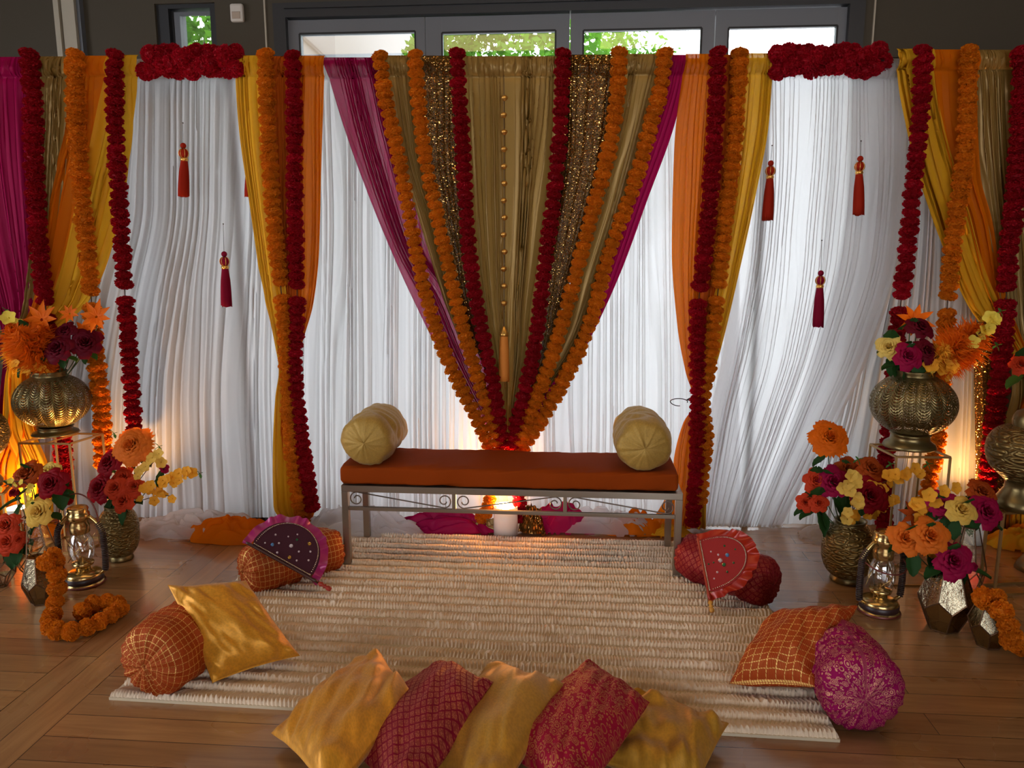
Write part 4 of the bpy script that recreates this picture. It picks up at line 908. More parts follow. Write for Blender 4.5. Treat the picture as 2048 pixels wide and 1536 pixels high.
# ================================================================ hand fans
def hand_fan(label, A, Bp, Cp, face, frill, stick, grip, seed, jew, rnd_n=14):
    """half-round fan hung on a straight stick A (foot) to Bp (tip); Cp lies on the far side of the face"""
    A, Bp, Cp = Vector(A), Vector(Bp), Vector(Cp); x = (Bp - A); L = x.length; x.normalize()
    y = (Cp - A); y = (y - x * y.dot(x)); H = y.length; y.normalize(); z = x.cross(y)
    if z.y > 0: z = -z
    pt = lambda a, b, c=0.0: A + x * a + y * b + z * c
    t = thing('hand_fan', label, 'hand fan', A)
    rnd = random.Random(seed)
    s0, s1 = L * .26, L * .93; sm = (s0 + s1) / 2; hw = (s1 - s0) / 2; h = H * .78
    # face: half-round panel
    n = 40; arc = [(sm + hw * cos(a) * (1.06 if 0 < a < pi else 1), h * sin(a) ** .8) for a in np.linspace(0, pi, n)]
    V = [pt(a, b + .006, .006) for a, b in arc] + [pt(a, b + .006, -.002) for a, b in arc]; m = MB()
    m.add(V, [tuple(range(n)), tuple(range(2*n - 1, n - 1, -1))] + [(i, i + n, i + n + 1, i + 1) for i in range(n - 1)] + [(n - 1, 2*n - 1, n, 0)])
    m.out('face', face, t, False)
    # gathered frill round the arc
    V = []; k = 6; nn = 160
    for i in range(nn):
        a = pi * i / (nn - 1); a = -.10 + a * (1 + .2 / pi); ca, sa = cos(a), max(sin(a), -.2)
        for j in range(k):
            f = j / (k - 1); r1 = 1 + f * .24 ; w = sin(i * .42 + 1.2 * sin(i * .17)) * .009 * f + sin(i * .19) * .010 * f
            V.append(pt(sm + hw * ca * 1.06 * r1, (h * (abs(sa) ** .8) * (1 if sa > 0 else -.3)) * r1 + .004, .003 + w - .008 * f))
    obj('frill', np.array([tuple(v) for v in V]), grid_faces(k, nn), frill, t)
    # stick with turned knobs
    st_ = [(0, .009), (.03, .012), (.05, .010), (.06, .006), (.075, .012), (.09, .0055), (.12, .012), (.15, .0055), (.20, .0085), (.25, .0065), (.9, .0065), (.97, .007), (1, .005)]
    def rod(lo, hi, nm, mt):
        P = [pt(L * f, 0, .002) for f, r in st_ if lo <= f <= hi]; rr = [r for f, r in st_ if lo <= f <= hi]
        MB().tube(P, rr, 12).out(nm, mt, t)
    rod(0, .15, 'grip', grip); rod(.15, 1, 'stick', stick)
    # silver lace border
    g = MB()
    for i in range(0, 74):
        a = pi * i / 73; p = (sm + hw * cos(a) * .97, h * sin(a) ** .8 * .95 + .012); g.ball(pt(p[0], p[1], .009), .0028, 3)
    for i in range(44): g.ball(pt(s0 + (s1 - s0) * (i + .5) / 44, .010, .009), .0030, 3)
    g.out('beaded_trim', M['silver_bead'], t, False)
    for i in range(rnd_n):
        u = jew[i % len(jew)]; a, b, c, r = u
        MB().ball((0, 0, 0), 1, 5).out  # shape reused below
        mb = MB(); mb.ball(pt(s0 + (s1 - s0) * a, h * b, .008), r, 5); mb.out('jewel', M[c], t, False)
M['silver_bead'] = pbr('silver beads', (.75, .70, .62), .25, .8)
M['jewel_clear'] = pbr('pale jewel', (.75, .62, .66), .12, .3, coat=.6)
M['jewel_gold'] = pbr('gold jewel', (.85, .55, .12), .2, .8)
M['jewel_blue'] = pbr('blue jewel', (.12, .30, .55), .12, .3, coat=.6)
M['jewel_green'] = pbr('green jewel', (.03, .16, .06), .12, .3, coat=.6)
M['velvet_maroon'] = pbr('maroon velvet', (.045, .002, .014), .8, nscale=200)
M['velvet_red'] = pbr('red velvet', (.30, .008, .006), .8, nscale=200)
M['satin_purple'] = pbr('magenta satin', (.36, .012, .13), .28, .1, sheen=.2)
M['satin_red'] = pbr('orange red satin', (.38, .018, .005), .3, .1)
M['lac_dark'] = pbr('dark lacquered wood', (.05, .012, .010), .3)
M['lac_red'] = pbr('red lacquered wood', (.35, .025, .012), .3)
M['lac_yellow'] = pbr('yellow lacquered wood', (.62, .30, .05), .3)
J1 = [(.5,.45,'jewel_clear',.009),(.28,.72,'jewel_gold',.009),(.75,.25,'jewel_blue',.008),(.62,.62,'jewel_clear',.004),(.42,.18,'jewel_gold',.009),(.35,.42,'jewel_clear',.005),(.15,.35,'jewel_clear',.005),(.8,.5,'jewel_clear',.005),(.68,.36,'jewel_clear',.005),(.52,.78,'jewel_clear',.004),(.3,.2,'jewel_clear',.005),(.48,.66,'jewel_green',.006),(.2,.56,'jewel_clear',.005),(.62,.14,'jewel_clear',.005),(.86,.2,'jewel_clear',.004)]
J2 = [(.5,.42,'jewel_clear',.010),(.56,.60,'jewel_blue',.009),(.40,.48,'jewel_green',.009),(.62,.40,'jewel_clear',.005),(.72,.25,'jewel_clear',.004),(.3,.30,'jewel_clear',.005),(.25,.52,'jewel_green',.005),(.38,.70,'jewel_green',.005),(.75,.58,'jewel_green',.005),(.62,.80,'jewel_green',.004),(.2,.2,'jewel_clear',.004),(.5,.26,'jewel_green',.004),(.5,.14,'jewel_green',.004)]
hand_fan('purple half-round hand fan with dark jewelled face propped on an orange check bolster', fl(662, 1180, .05), pl(492, 1085, 3.14), pl(612, 1036, 3.34), M['velvet_maroon'], M['satin_purple'], M['lac_dark'], M['lac_red'], 1, J1, 15)
hand_fan('red half-round hand fan with jewelled face propped on the crimson lattice bolster', fl(1425, 1225, .03), pl(1396, 1074, 3.36), pl(1524, 1128, 3.12), M['velvet_red'], M['satin_red'], M['lac_red'], M['lac_yellow'], 2, J2, 13)
# ================================================================ stands, vases, lanterns, lights
M['brass_frame'] = pbr('brushed gold wire', (.42, .25, .09), .36, .85)
def antique(name, col, kind, rough=.36):
    t = NT(name); uv = t.n('TexCoord').outputs['UV']; ob = t.n('TexCoord').outputs['Object']
    v = t.n('TexVoronoi', {'Vector': uv, 'Scale': 13.0 if kind == 'emboss' else 60.0, 'Randomness': .7}); d = v.outputs['Distance']
    rings = t.math('SINE', t.math('MULTIPLY', d, 18.0)); nz = t.n('TexNoise', {'Vector': ob, 'Scale': 40.0, 'Detail': 5.0}).outputs[0]
    h = t.math('ADD', t.math('MULTIPLY', rings, .5 if kind == 'emboss' else .05), t.math('MULTIPLY', nz, .6))
    n2 = t.n('TexNoise', {'Vector': ob, 'Scale': 9.0, 'Detail': 4.0}).outputs[0]
    c = t.mix(t.math('MULTIPLY', n2, 1.1), C4([x * .45 for x in col]), C4(col))
    if kind == 'emboss': c = t.mix(t.math('MULTIPLY', t.math('LESS_THAN', rings, -.1), .6), c, C4([x * .35 for x in col]))  # relief shading painted in: hollows of the embossed rings mixed darker
    return t.out(t.n('BsdfPrincipled', {'Base Color': c, 'Metallic': .85, 'Roughness': t.math('ADD', rough - .1, t.math('MULTIPLY', nz, .25)), 'Normal': t.bump(h, .8 if kind == 'emboss' else .12, .006)}).outputs[0])
M['brass_emboss'] = antique('embossed antique brass', (.34, .23, .08), 'emboss')
M['brass_plain'] = antique('plain antique brass', (.30, .22, .09), 'plain', .30)
def perforated():
    t = NT('pierced antique brass'); uv = t.n('TexCoord').outputs['UV']; s = t.n('SeparateXYZ', {0: uv}); u, v = s.outputs[0], s.outputs[1]
    fu = t.math('SUBTRACT', t.math('FRACT', t.math('MULTIPLY', u, 20.0)), .5)
    q2 = t.math('MULTIPLY', t.math('MULTIPLY', fu, fu), 7.0)
    vv = t.math('SUBTRACT', t.math('MULTIPLY', v, 25.0), q2); fv = t.math('FRACT', vv)
    slot = t.math('MULTIPLY', t.math('LESS_THAN', fv, .34), t.math('LESS_THAN', t.math('ABSOLUTE', fu), .43))
    brk = t.math('GREATER_THAN', t.math('FRACT', t.math('ADD', t.math('MULTIPLY', u, 100.0), t.math('MULTIPLY', v, 3.0))), .26)
    lim = t.math('MULTIPLY', t.math('GREATER_THAN', v, .10), t.math('LESS_THAN', v, .90))
    hole = t.math('MULTIPLY', t.math('MULTIPLY', slot, brk), lim)
    h = t.math('ADD', t.math('ABSOLUTE', t.math('SUBTRACT', fv, .6)), t.math('MULTIPLY', t.math('ABSOLUTE', fu), -.8))
    p = t.n('BsdfPrincipled', {'Base Color': (.20, .15, .06, 1), 'Metallic': .85, 'Roughness': .36, 'Normal': t.bump(h, .8, .004)}).outputs[0]
    return t.out(t.n('MixShader', {0: hole, 1: p, 2: t.n('BsdfTransparent').outputs[0]}).outputs[0])
M['pierced'] = perforated()
def lathe_obj(name, prof, c, mat, parent, n=64, ribs=0, ribd=0.0, steps=0, vflip=False):
    """profile of revolution with even uv; ribs flute the wall"""
    pr = np.array(prof, float)
    if steps:
        L = np.concatenate([[0], np.cumsum(np.hypot(np.diff(pr[:, 0]), np.diff(pr[:, 1])))]); s = np.linspace(0, L[-1], steps)
        pr = np.stack([herm(L, pr[:, 0], s), herm(L, pr[:, 1], s)], 1)
    L = np.concatenate([[0], np.cumsum(np.hypot(np.diff(pr[:, 0]), np.diff(pr[:, 1])))]); L /= L[-1]
    a = np.linspace(0, 2*pi, n + 1); A, Rr = np.meshgrid(a, pr[:, 0]); _, Z = np.meshgrid(a, pr[:, 1]); _, Lv = np.meshgrid(a, L)
    if ribs: Rr = Rr * (1 - ribd * (np.abs(np.cos(A * ribs / 2)) ** 6) * np.sin(pi * Lv) ** .5)
    P = np.stack([c[0] + Rr * np.cos(A), c[1] + Rr * np.sin(A), c[2] + Z], -1).reshape(-1, 3)
    return obj(name, P, grid_faces(n + 1, len(pr)), mat, parent, uv=np.stack([A / (2*pi), Lv], -1).reshape(-1, 2))
def stand(label, top, h, bw=.009):
    """open box of square bars; top = four floor-projected corners"""
    c = sum(top, Vector()) / 4; t = thing('wire_stand', label, 'plant stand', (c.x, c.y, 0))
    T = [Vector((p.x, p.y, h - bw/2)) for p in top]; Bt = [Vector((p.x, p.y, bw/2)) for p in top]
    m = MB(); [m.bar(T[i], T[(i+1) % 4], bw) for i in range(4)]; m.out('top_frame', M['brass_frame'], t, False)
    m = MB(); [m.bar(Bt[i], Bt[(i+1) % 4], bw) for i in range(4)]; m.out('base_frame', M['brass_frame'], t, False)
    for i in range(4): MB().bar(Bt[i], T[i], bw).out('leg', M['brass_frame'], t, False)
    m = MB(); m.bar(T[0].lerp(T[1], .5), T[3].lerp(T[2], .5), bw * .8, bw * .6); m.out('crossbar', M['brass_frame'], t, False)
    return c
def globe_vase(label, c, Rr, h0, k=1.0):
    t = thing('globe_vase', label, 'vase', (c.x, c.y, h0))
    o = (c.x, c.y, h0)
    lathe_obj('foot', [(a_*Rr, .004 + b_*k*Rr) for a_, b_ in ((0, 0), (.60, 0), (.62, .02), (.585, .10), (.50, .16), (.455, .20), (.45, .31), (.48, .34), (.40, .36))], o, M['brass_plain'], t)
    z0 = .34*Rr*k; ry = .79*Rr; pr = [(Rr * cos(a) if True else 0, z0 + ry * .985 + ry * sin(a)) for a in np.linspace(-1.07, 1.12, 44)]
    lathe_obj('pierced_body', pr, o, M['pierced'], t, 160, 20, .012)
    zt = pr[-1][1]; rt = pr[-1][0]
    lathe_obj('rim', [(rt, zt - .003), (rt * .98, zt + .012), (rt * 1.05, zt + .020), (rt * 1.03, zt + .026), (rt * .94, zt + .022), (rt * .92, zt - .01)], o, M['brass_plain'], t)
    return Vector((c.x, c.y, h0 + zt))
def floor_vase(label, c, Rr, H):
    t = thing('embossed_vase', label, 'vase', (c.x, c.y, 0)); o = (c.x, c.y, 0)
    lathe_obj('body', [(.55*Rr, .09*H), (.66*Rr, .12*H), (.88*Rr, .24*H), (.99*Rr, .42*H), (1.0*Rr, .60*H), (.93*Rr, .76*H), (.76*Rr, .88*H), (.56*Rr, .94*H)], o, M['brass_emboss'], t, 64, steps=40)
    lathe_obj('foot', [(0, .003), (.60*Rr, .003), (.62*Rr, .02*H), (.58*Rr, .07*H), (.54*Rr, .095*H)], o, M['brass_plain'], t)
    lathe_obj('rim', [(.57*Rr, .93*H), (.54*Rr, .965*H), (.60*Rr, .99*H), (.60*Rr, 1.0*H), (.50*Rr, .99*H), (.46*Rr, .90*H), (.42*Rr, .5*H)], o, M['brass_plain'], t)
    return Vector((c.x, c.y, H * .97))
def zat(px, py, Y): return pl(px, py, Y).z
# left tall stand and globe vase
B_ = fl(127, 1106); hL = zat(139, 886, B_.y)
A_, C_ = fl(38, 885, hL), fl(205, 866, hL); B2 = fl(139, 886, hL); D_ = A_ + C_ - B2
cL = stand('thin gold wire stand carrying the globe vase with star leaves', [Vector((p.x, p.y, 0)) for p in (A_, B2, C_, D_)], hL)
dist = (cL - Vector((0, 0, 0))).length
RL = .184
cgl = fl(112, 868, hL); cgl.z = 0
mL = globe_vase('pierced brass globe vase holding star leaves and dark roses', cgl, RL, hL, .6)
# right tall stand and globe vase
B_ = fl(1781, 1172); hR = zat(1793, 912, B_.y)
A_, C_ = fl(1741, 887, hR), fl(1901, 913, hR); B2 = fl(1793, 912, hR); D_ = A_ + C_ - B2
cR = stand('thin gold wire stand carrying the globe vase with feathery orange sprays', [Vector((p.x, p.y, 0)) for p in (A_, B2, C_, D_)], hR)
cgr = fl(1818, 895, hR); cgr.z = 0
mR = globe_vase('pierced brass globe vase holding feathery orange sprays and dark roses', cgr, .188, hR)
# low right stand with lidded urn
B_ = fl(1990, 1192); h3 = zat(2007, 1024, B_.y)
A_, B2, C_ = fl(1978, 1008, h3), fl(2007, 1024, h3), fl(2105, 1020, h3); D_ = A_ + C_ - B2
stand('low gold wire stand carrying the lidded brass urn', [Vector((p.x, p.y, 0)) for p in (A_, B2, C_, D_)], h3, .011)
cu = fl(2042, 1016, h3); cu.z = 0
def urn(label, c, Rr, h0):
    t = thing('lidded_urn', label, 'urn', (c.x, c.y, h0)); o = (c.x, c.y, h0)
    lathe_obj('foot', [(0, .003), (.66*Rr, .003), (.68*Rr, .03), (.60*Rr, .05), (.46*Rr, .09), (.44*Rr, .12), (.5*Rr, .13)], o, M['brass_plain'], t)
    lathe_obj('body', [(.45*Rr, .125), (.62*Rr, .15), (.90*Rr, .20), (1.0*Rr, .26), (.98*Rr, .30), (.84*Rr, .345), (.60*Rr, .372), (.40*Rr, .38)], o, M['brass_emboss'], t, 48, steps=30)
    l = lathe_obj('lid', [(.42*Rr, .378), (.44*Rr, .40), (.42*Rr, .42), (.36*Rr, .44), (.20*Rr, .455), (.10*Rr, .47), (0, .475)], o, M['brass_plain'], t)
    MB().tube([(c.x + .022*cos(a), c.y, h0 + .495 + .026*sin(a)) for a in np.linspace(0, 2*pi, 20)[:-1]], .003, 6, True).out('ring_handle', M['brass_frame'], l)
urn('embossed brass urn with domed lid on the low wire stand', cu, .165, h3)
# far left low stand with another urn, cut by the frame
B_ = fl(24, 1144); h4 = .40
P4 = [Vector((B_.x + dx, B_.y + dy, 0)) for dx, dy in ((-.22, -.10), (0, 0), (-.10, .22), (-.32, .12))]
c4 = stand('low gold wire stand behind the coral roses, mostly cut off by the picture edge', P4, h4, .011)
urn('round brass urn only just showing beyond the globe vase with star leaves', fl(-44, 985, h4) * Vector((1, 1, 0)) if False else Vector((c4.x - .02, c4.y + .02, 0)), .15, h4)
# floor vases
mFL = floor_vase('squat embossed brass vase on the boards holding coral roses and trailing blossom', fl(243, 1118), .095, .285)
mFR = floor_vase('larger embossed brass vase on the boards holding tall orange peony', fl(1692, 1160), .120, .300)
# hurricane lanterns
M['lamp_brass'] = pbr('polished brass', (.62, .42, .16), .22, .9)
M['lamp_band'] = pbr('dark painted band', (.03, .012, .012), .4)
M['lamp_red'] = pbr('dark red enamel', (.16, .03, .02), .35, .2)
M['lamp_glass'] = glass_thin('lantern glass', (.97, .96, .92), .10, .03)
def lantern(label, c, H, bail_up, rz, red):
    t = thing('hurricane_lantern', label, 'lantern', c); s = H / .36; cx, cy = c.x, c.y; o = (cx, cy, 0); u = Vector((cos(rz), sin(rz), 0)); v = Vector((-sin(rz), cos(rz), 0))
    at = lambda a, z, b=0: Vector((cx, cy, 0)) + u * (a * s) + v * (b * s) + Vector((0, 0, z * s))
    S = lambda pr: [(r * s, z * s) for r, z in pr]
    lathe_obj('fuel_tank', S([(0, .001), (.080, .001), (.084, .006), (.080, .012), (.076, .014), (.076, .040), (.078, .044), (.070, .056), (.050, .066), (.030, .070)]), o, M['lamp_brass'], t, 40)
    lathe_obj('tank_band', S([(.0765, .015), (.0795, .018), (.0795, .038), (.0765, .041)]), o, M['lamp_band'], t, 40)
    if red: lathe_obj('base_rim', S([(.083, .001), (.088, .005), (.084, .011)]), o, M['lamp_red'], t, 40)
    lathe_obj('burner', S([(.028, .068), (.030, .085), (.044, .090), (.046, .100), (.040, .106), (.016, .112), (.012, .125), (0, .128)]), o, M['lamp_brass'], t, 32)
    lathe_obj('glass_chimney', S([(.036, .104), (.047, .125), (.054, .155), (.053, .185), (.044, .220), (.034, .240)]), o, M['lamp_glass'], t, 40, steps=24)
    lathe_obj('hood', S([(.036, .238), (.041, .242), (.042, .275), (.036, .290), (.040, .300), (.048, .306), (.046, .330), (.040, .338), (.044, .350), (.040, .358), (.022, .352), (0, .350)]), o, M['lamp_brass'], t, 32)
    for k in (-1, 1):
        P = smooth_path([at(k*.070, .045), at(k*.092, .060), at(k*.098, .10), at(k*.098, .19), at(k*.094, .25), at(k*.078, .280), at(k*.046, .315)], .008*s)
        MB().tube(P, .0085*s, 10).out('side_tube', M['lamp_brass'], t)
        m = MB()
        for i, p in enumerate(P[4:-6]):
            d = (P[i+5] - P[i+3]).normalized(); a = d.orthogonal().normalized(); b = d.cross(a)
            m.tube([p + (a*cos(q_) + b*sin(q_)) * .0115*s for q_ in np.linspace(0, 2*pi, 11)[:-1]], .0034*s, 5, True)
        m.out('wound_cord', M['lamp_band'], t)
    m = MB()
    for k in (-1, 1):
        m.tube([at(-.05*k, .110, -.03), at(0, .165, -.058), at(.05*k, .225, -.03)], .0016*s, 5); m.tube([at(-.05*k, .110, .03), at(0, .165, .058), at(.05*k, .225, .03)], .0016*s, 5)
    m.out('wire_guard', M['lamp_brass'], t)
    n_ = 26
    if bail_up: P = [at(.086*cos(a), .255 + .165*sin(a) ** .8 * 1.0) for a in np.linspace(0, pi, n_)]
    else: P = [at(.090*cos(a), .235 - .03*sin(a), -.095*sin(a)) for a in np.linspace(0, pi, n_)]
    MB().tube(P, .0032*s, 6).out('bail_handle', M['lamp_red'], t)
lantern('brass hurricane lantern with raised red bail in front of squat embossed vase', fl(170, 1166), .375, True, .15, True)
lantern('brass hurricane lantern with lowered bail beside peach roses and larger embossed vase', fl(1757, 1222), .365, False, .25, True)
# faceted glass holders
M['facet_frame'] = pbr('dark copper edging', (.14, .07, .035), .4, .8)
def smoky(name, tint, refl, rough):
    t = NT(name); tc = t.n('TexCoord').outputs['Object']; nz = t.n('TexNoise', {'Vector': tc, 'Scale': 75.0, 'Detail': 5.0}).outputs[0]
    b = t.bump(nz, .9, .004); g = t.n('BsdfGlossy', {'Color': (.45, .38, .25, 1), 'Roughness': rough, 'Normal': b}).outputs[0]
    return t.out(t.n('MixShader', {0: refl, 1: t.n('BsdfTransparent', {'Color': C4(tint)}).outputs[0], 2: g}).outputs[0])
M['smoky'] = smoky('mercury mirrored glass', (.40, .30, .18), .62, .10); M['clear_facet'] = smoky('clear faceted glass', (.90, .93, .92), .16, .03)
def facet(label, c, r, H, glass, rz=0.0, n=6, cat='holder', name='faceted_holder', wire=.0028, top=.55, bot=.55, mid=.45):
    t = thing(name, label, cat, c); P = {}
    def ring(k, rr, z, off): P[k] = [Vector((c.x + rr*cos(2*pi*(i+off)/n + rz), c.y + rr*sin(2*pi*(i+off)/n + rz), max(z, wire))) for i in range(n)]
    ring('B', r*bot, 0, 0); ring('L', r*.96, H*(mid-.08), 0); ring('U', r, H*(mid+.08), .5); ring('T', r*top, H, .5)
    V = P['B'] + P['L'] + P['U'] + P['T']; F = [tuple(range(n))[::-1]]
    E = set()
    for i in range(n):
        j = (i+1) % n; a = (i, j, n+j, 2*n+i, n+i); b = (2*n+i, n+j, 2*n+j, 3*n+j, 3*n+i); F += [a, b]
        for f in (a, b):
            for x, y in zip(f, f[1:] + f[:1]): E.add((min(x, y), max(x, y)))
    obj('glass_panels', V, F, glass, t, False)
    m = MB(); [m.tube([V[x], V[y]], wire, 5) for x, y in E]; m.out('metal_edging', M['facet_frame'], t, False)
    return Vector((c.x, c.y, H))
mG1 = facet('big faceted mirrored glass holder beneath peach roses', fl(1885, 1256), .105, .275, M['smoky'], .35)
mG2 = facet('small faceted mirrored glass holder with floor garland draped on its rim', fl(1975, 1290), .078, .200, M['smoky'], .1)
mG3 = facet('small faceted glass holder behind the floor garland coil', fl(82, 1205), .068, .215, M['smoky'], .5)
mT1 = facet('tall clear faceted vase holding the peach yellow rose', fl(78, 1168), .085, .33, M['clear_facet'], .2, cat='vase', name='faceted_vase', top=.50, bot=.12, mid=.40)
mT2 = facet('tall clear faceted vase holding the buttery yellow rose', fl(1925, 1192), .080, .33, M['clear_facet'], .1, cat='vase', name='faceted_vase', top=.45, bot=.60, mid=.35)
mT3 = facet('clear faceted vase under the coral roses at the picture edge', fl(6, 1172), .060, .17, M['clear_facet'], .4, cat='vase', name='faceted_vase', top=.6, bot=.3)
# white can uplights
M['can_white'] = pbr('white enamel', (.80, .77, .70), .45)
def emis(name, col, st_):
    t = NT(name); return t.out(t.n('Emission', {'Color': C4(col), 'Strength': st_}).outputs[0])
M['bulb'] = emis('warm lamp glass', (1.0, .52, .16), 130)
def can_light(label, c, r, H, target, power, size=125):
    t = thing('uplight', label, 'lamp', c); o = (c.x, c.y, 0)
    lathe_obj('can', [(0, .002), (r, .002), (r, H), (r*.96, H), (r*.95, H - .02), (r*.93, .03), (0, .03)], o, M['can_white'], t, 40)
    MB().ball((c.x, c.y, H - .004), r * .62, 8, (1, 1, .55)).out('bulb', M['bulb'], t)
    warm_spot('uplight_beam', (c.x, c.y, H + .030), target, power, size, .8, .03)
p = fl(1012, 1066); can_light('white can uplight glowing between bench legs behind the cream rug', Vector((p.x, p.y - .02, 0)), .066, .165, bd(1012, 700, -.1), 95, 165)
_l = bpy.data.lights.new('uplight_glow', 'POINT'); _l.energy = 8; _l.color = (1, .42, .10); _l.shadow_soft_size = .03
_o = bpy.data.objects.new('uplight_glow', _l); SC.collection.objects.link(_o); _o.location = (p.x, p.y - .02, .235)
p = fl(38, 1064); can_light('white can uplight on the boards beside the tall clear faceted vase, with cable', Vector((p.x, p.y, 0)), .055, .14, bd(120, 560, 0), 30, 130)
p = fl(236, 1090); can_light('white can uplight hidden behind the squat embossed vase, washing the sheer', Vector((p.x, p.y, 0)), .055, .14, bd(215, 650, 0), 42, 120)
p = fl(1935, 1078); can_light('white can uplight hidden behind the low roses and gold wire stands', Vector((p.x, p.y - .05, 0)), .055, .14, bd(1960, 560, 0), 60, 130)
M['cable'] = pbr('orange cable', (.45, .10, .02), .5); M['cable_black'] = pbr('black cable', (.015, .014, .013), .5)
p = fl(100, 1050); P = []
for i in range(90):
    a = i * .35; rr = .075 + .02 * sin(i * .9) + .0003 * i; P.append((p.x + rr * 1.25 * cos(a), p.y + rr * sin(a), .006 + i * .0006))
tag(MB().tube(P, .0035, 6).out('power_cable', M['cable'], None), 'coiled orange power cable on the boards beside hurricane lantern with raised bail', 'cable')
P = smooth_path([fl(1045, 1066, .006), fl(1090, 1058, .02), fl(1125, 1050, .035), fl(1170, 1060, .02), fl(1240, 1063, .008), fl(1300, 1066, .006)], .02)
tag(MB().tube(P, .0035, 6).out('power_cable', M['cable_black'], None), 'black power cable running behind the rug from the glowing uplight', 'cable')
# floor garlands of round pompoms
def g3(P, r, step, label, seed): garland(label, 'orange', P, r, step, seed=seed, shapes=BALL)
g3([fl(92, 1125, .215 + .02), fl(108, 1112, .235), pl(114, 1150, 2.93), pl(112, 1195, 2.90), fl(104, 1232, .036), fl(98, 1248, .036), fl(118, 1262, .036), fl(150, 1262, .036), fl(180, 1252, .036), fl(212, 1236, .036), fl(238, 1218, .036), fl(225, 1205, .036), fl(196, 1206, .036), fl(165, 1222, .036)], .037, .056, 'orange pompom garland looped on the boards in front of the hurricane lantern with raised bail', 300)
g3([fl(1966, 1196, .215), fl(1985, 1192, .225), pl(2004, 1222, 2.86), pl(2020, 1262, 2.80), fl(2038, 1290, .036), fl(2062, 1305, .036), fl(2090, 1300, .036)], .040, .056, 'orange pompom garland spilling from the small mirrored holder past the picture edge', 301)
garland('orange garland end curled on the floor beside the glowing uplight', 'orange', [bd(1000, 905, .15), bd(985, 960, .14), fl(968, 1030, .10), fl(948, 1046, .05), fl(915, 1050, .04)], .037, .045, seed=302)
garland('red garland end hanging below the bench beside the glowing uplight', 'red', [bd(1022, 900, .15), bd(1034, 960, .12), bd(1040, 1010, .10), bd(1042, 1035, .09)], .038, .045, seed=303, mixp=.4)

# cords that tie the columns in
for (x0, x1, y, lab, loop) in ((566, 600, 737, 'thin dark cord tying the column beside the purple fan at its waist', False), (1379, 1407, 800, 'thin dark cord with a loose loop tying the column above the red fan', True)):
    a, b = bd(x0, y, .07), bd(x1, y, .07); c = (a + b) / 2; rx = (b - a).length / 2 + .012
    m = MB().tube([c + Vector((rx * cos(k), -.062 * sin(k), .004 * sin(3 * k))) for k in np.linspace(0, 2*pi, 33)[:-1]], .0032, 6, True)
    if loop: m.tube([c + Vector((-rx - .045 + .045 * cos(k) * (1 + .2 * sin(k)), -.01, -.012 + .020 * sin(k))) for k in np.linspace(-.1, 4.9, 20)], .0024, 6)
    tag(m.out('tieback_cord', M['cord_dark'], None), lab, 'cord')
# ================================================================ flowers
def petal_mat(name, c, tr=.25):
    t = NT(name); tc = t.n('TexCoord').outputs['Object']; nz = t.n('TexNoise', {'Vector': tc, 'Scale': 3.0, 'Detail': 3.0}).outputs[0]
    col = t.mix(nz, C4([x * .75 for x in c]), C4([min(1, x * 1.15) for x in c]))
    d = t.n('BsdfPrincipled', {'Base Color': col, 'Roughness': .55, 'Specular IOR Level': .12}).outputs[0]
    return t.out(t.n('MixShader', {0: tr, 1: d, 2: t.n('BsdfTranslucent', {'Color': C4([min(1, x * 1.3) for x in c])}).outputs[0]}).outputs[0])
FC = {'crimson': (.25, .003, .010), 'maroon': (.13, .003, .014), 'magenta': (.34, .005, .055), 'coral': (.58, .050, .014), 'orange': (.76, .15, .005), 'peach': (.76, .18, .018), 'rust': (.38, .06, .008),
      'yellow': (.80, .52, .10), 'butter': (.84, .62, .16), 'amber': (.88, .42, .035), 'lemon': (.86, .68, .10)}
for k_, c_ in FC.items(): M['p_' + k_] = petal_mat(k_ + ' petal', c_)
M['leaf'] = petal_mat('dark green leaf', (.025, .075, .018), .2); M['leaf_light'] = petal_mat('ivy leaf', (.07, .22, .05), .35)
M['stem'] = pbr('green stem', (.04, .09, .025), .6); M['twig'] = pbr('brown twig', (.10, .05, .025), .8)
def rose_mesh(mat, seed=0, N=24, ruff=.0, openn=1.0):
    rs = np.random.RandomState(seed); V = []; F = []; na, nb = 7, 7
    for i in range(N):
        t = ((i + .5) / N) ** .85; th = i * 2.39996 + rs.uniform(-.2, .2); k = len(V)
        for ib in range(nb):
            b = ib / (nb - 1)
            for ia in range(na):
                a = ia / (na - 1) * 2 - 1
                w = (.30 + .36 * t) * sin(pi * (.12 + .78 * b)) ** .6
                rad = (.05 + .74 * t ** 1.05 * openn) * sin(b * pi / 2) ** .8 + t * .24 * b ** 5 * openn - .07 * (a * a) * b * (1 - t)
                z = (.86 - .40 * t) * sin(b * pi / 2) - t * .26 * b ** 6 - .10 * a * a * b * t - .10
                e = 1 + ruff * sin(a * 9 + i) * b ** 3
                ang = th + a * w / (rad + .16) * .9
                rr = rad * e; V.append(Vector((rr * cos(ang), rr * sin(ang), z + ruff * .5 * cos(a * 11 + i * 2) * b ** 3)))
        F += [(k + y*na + x, k + y*na + x + 1, k + (y+1)*na + x + 1, k + (y+1)*na + x) for y in range(nb-1) for x in range(na-1)]
    return mesh('rose_bloom_mesh', V, F, mat)
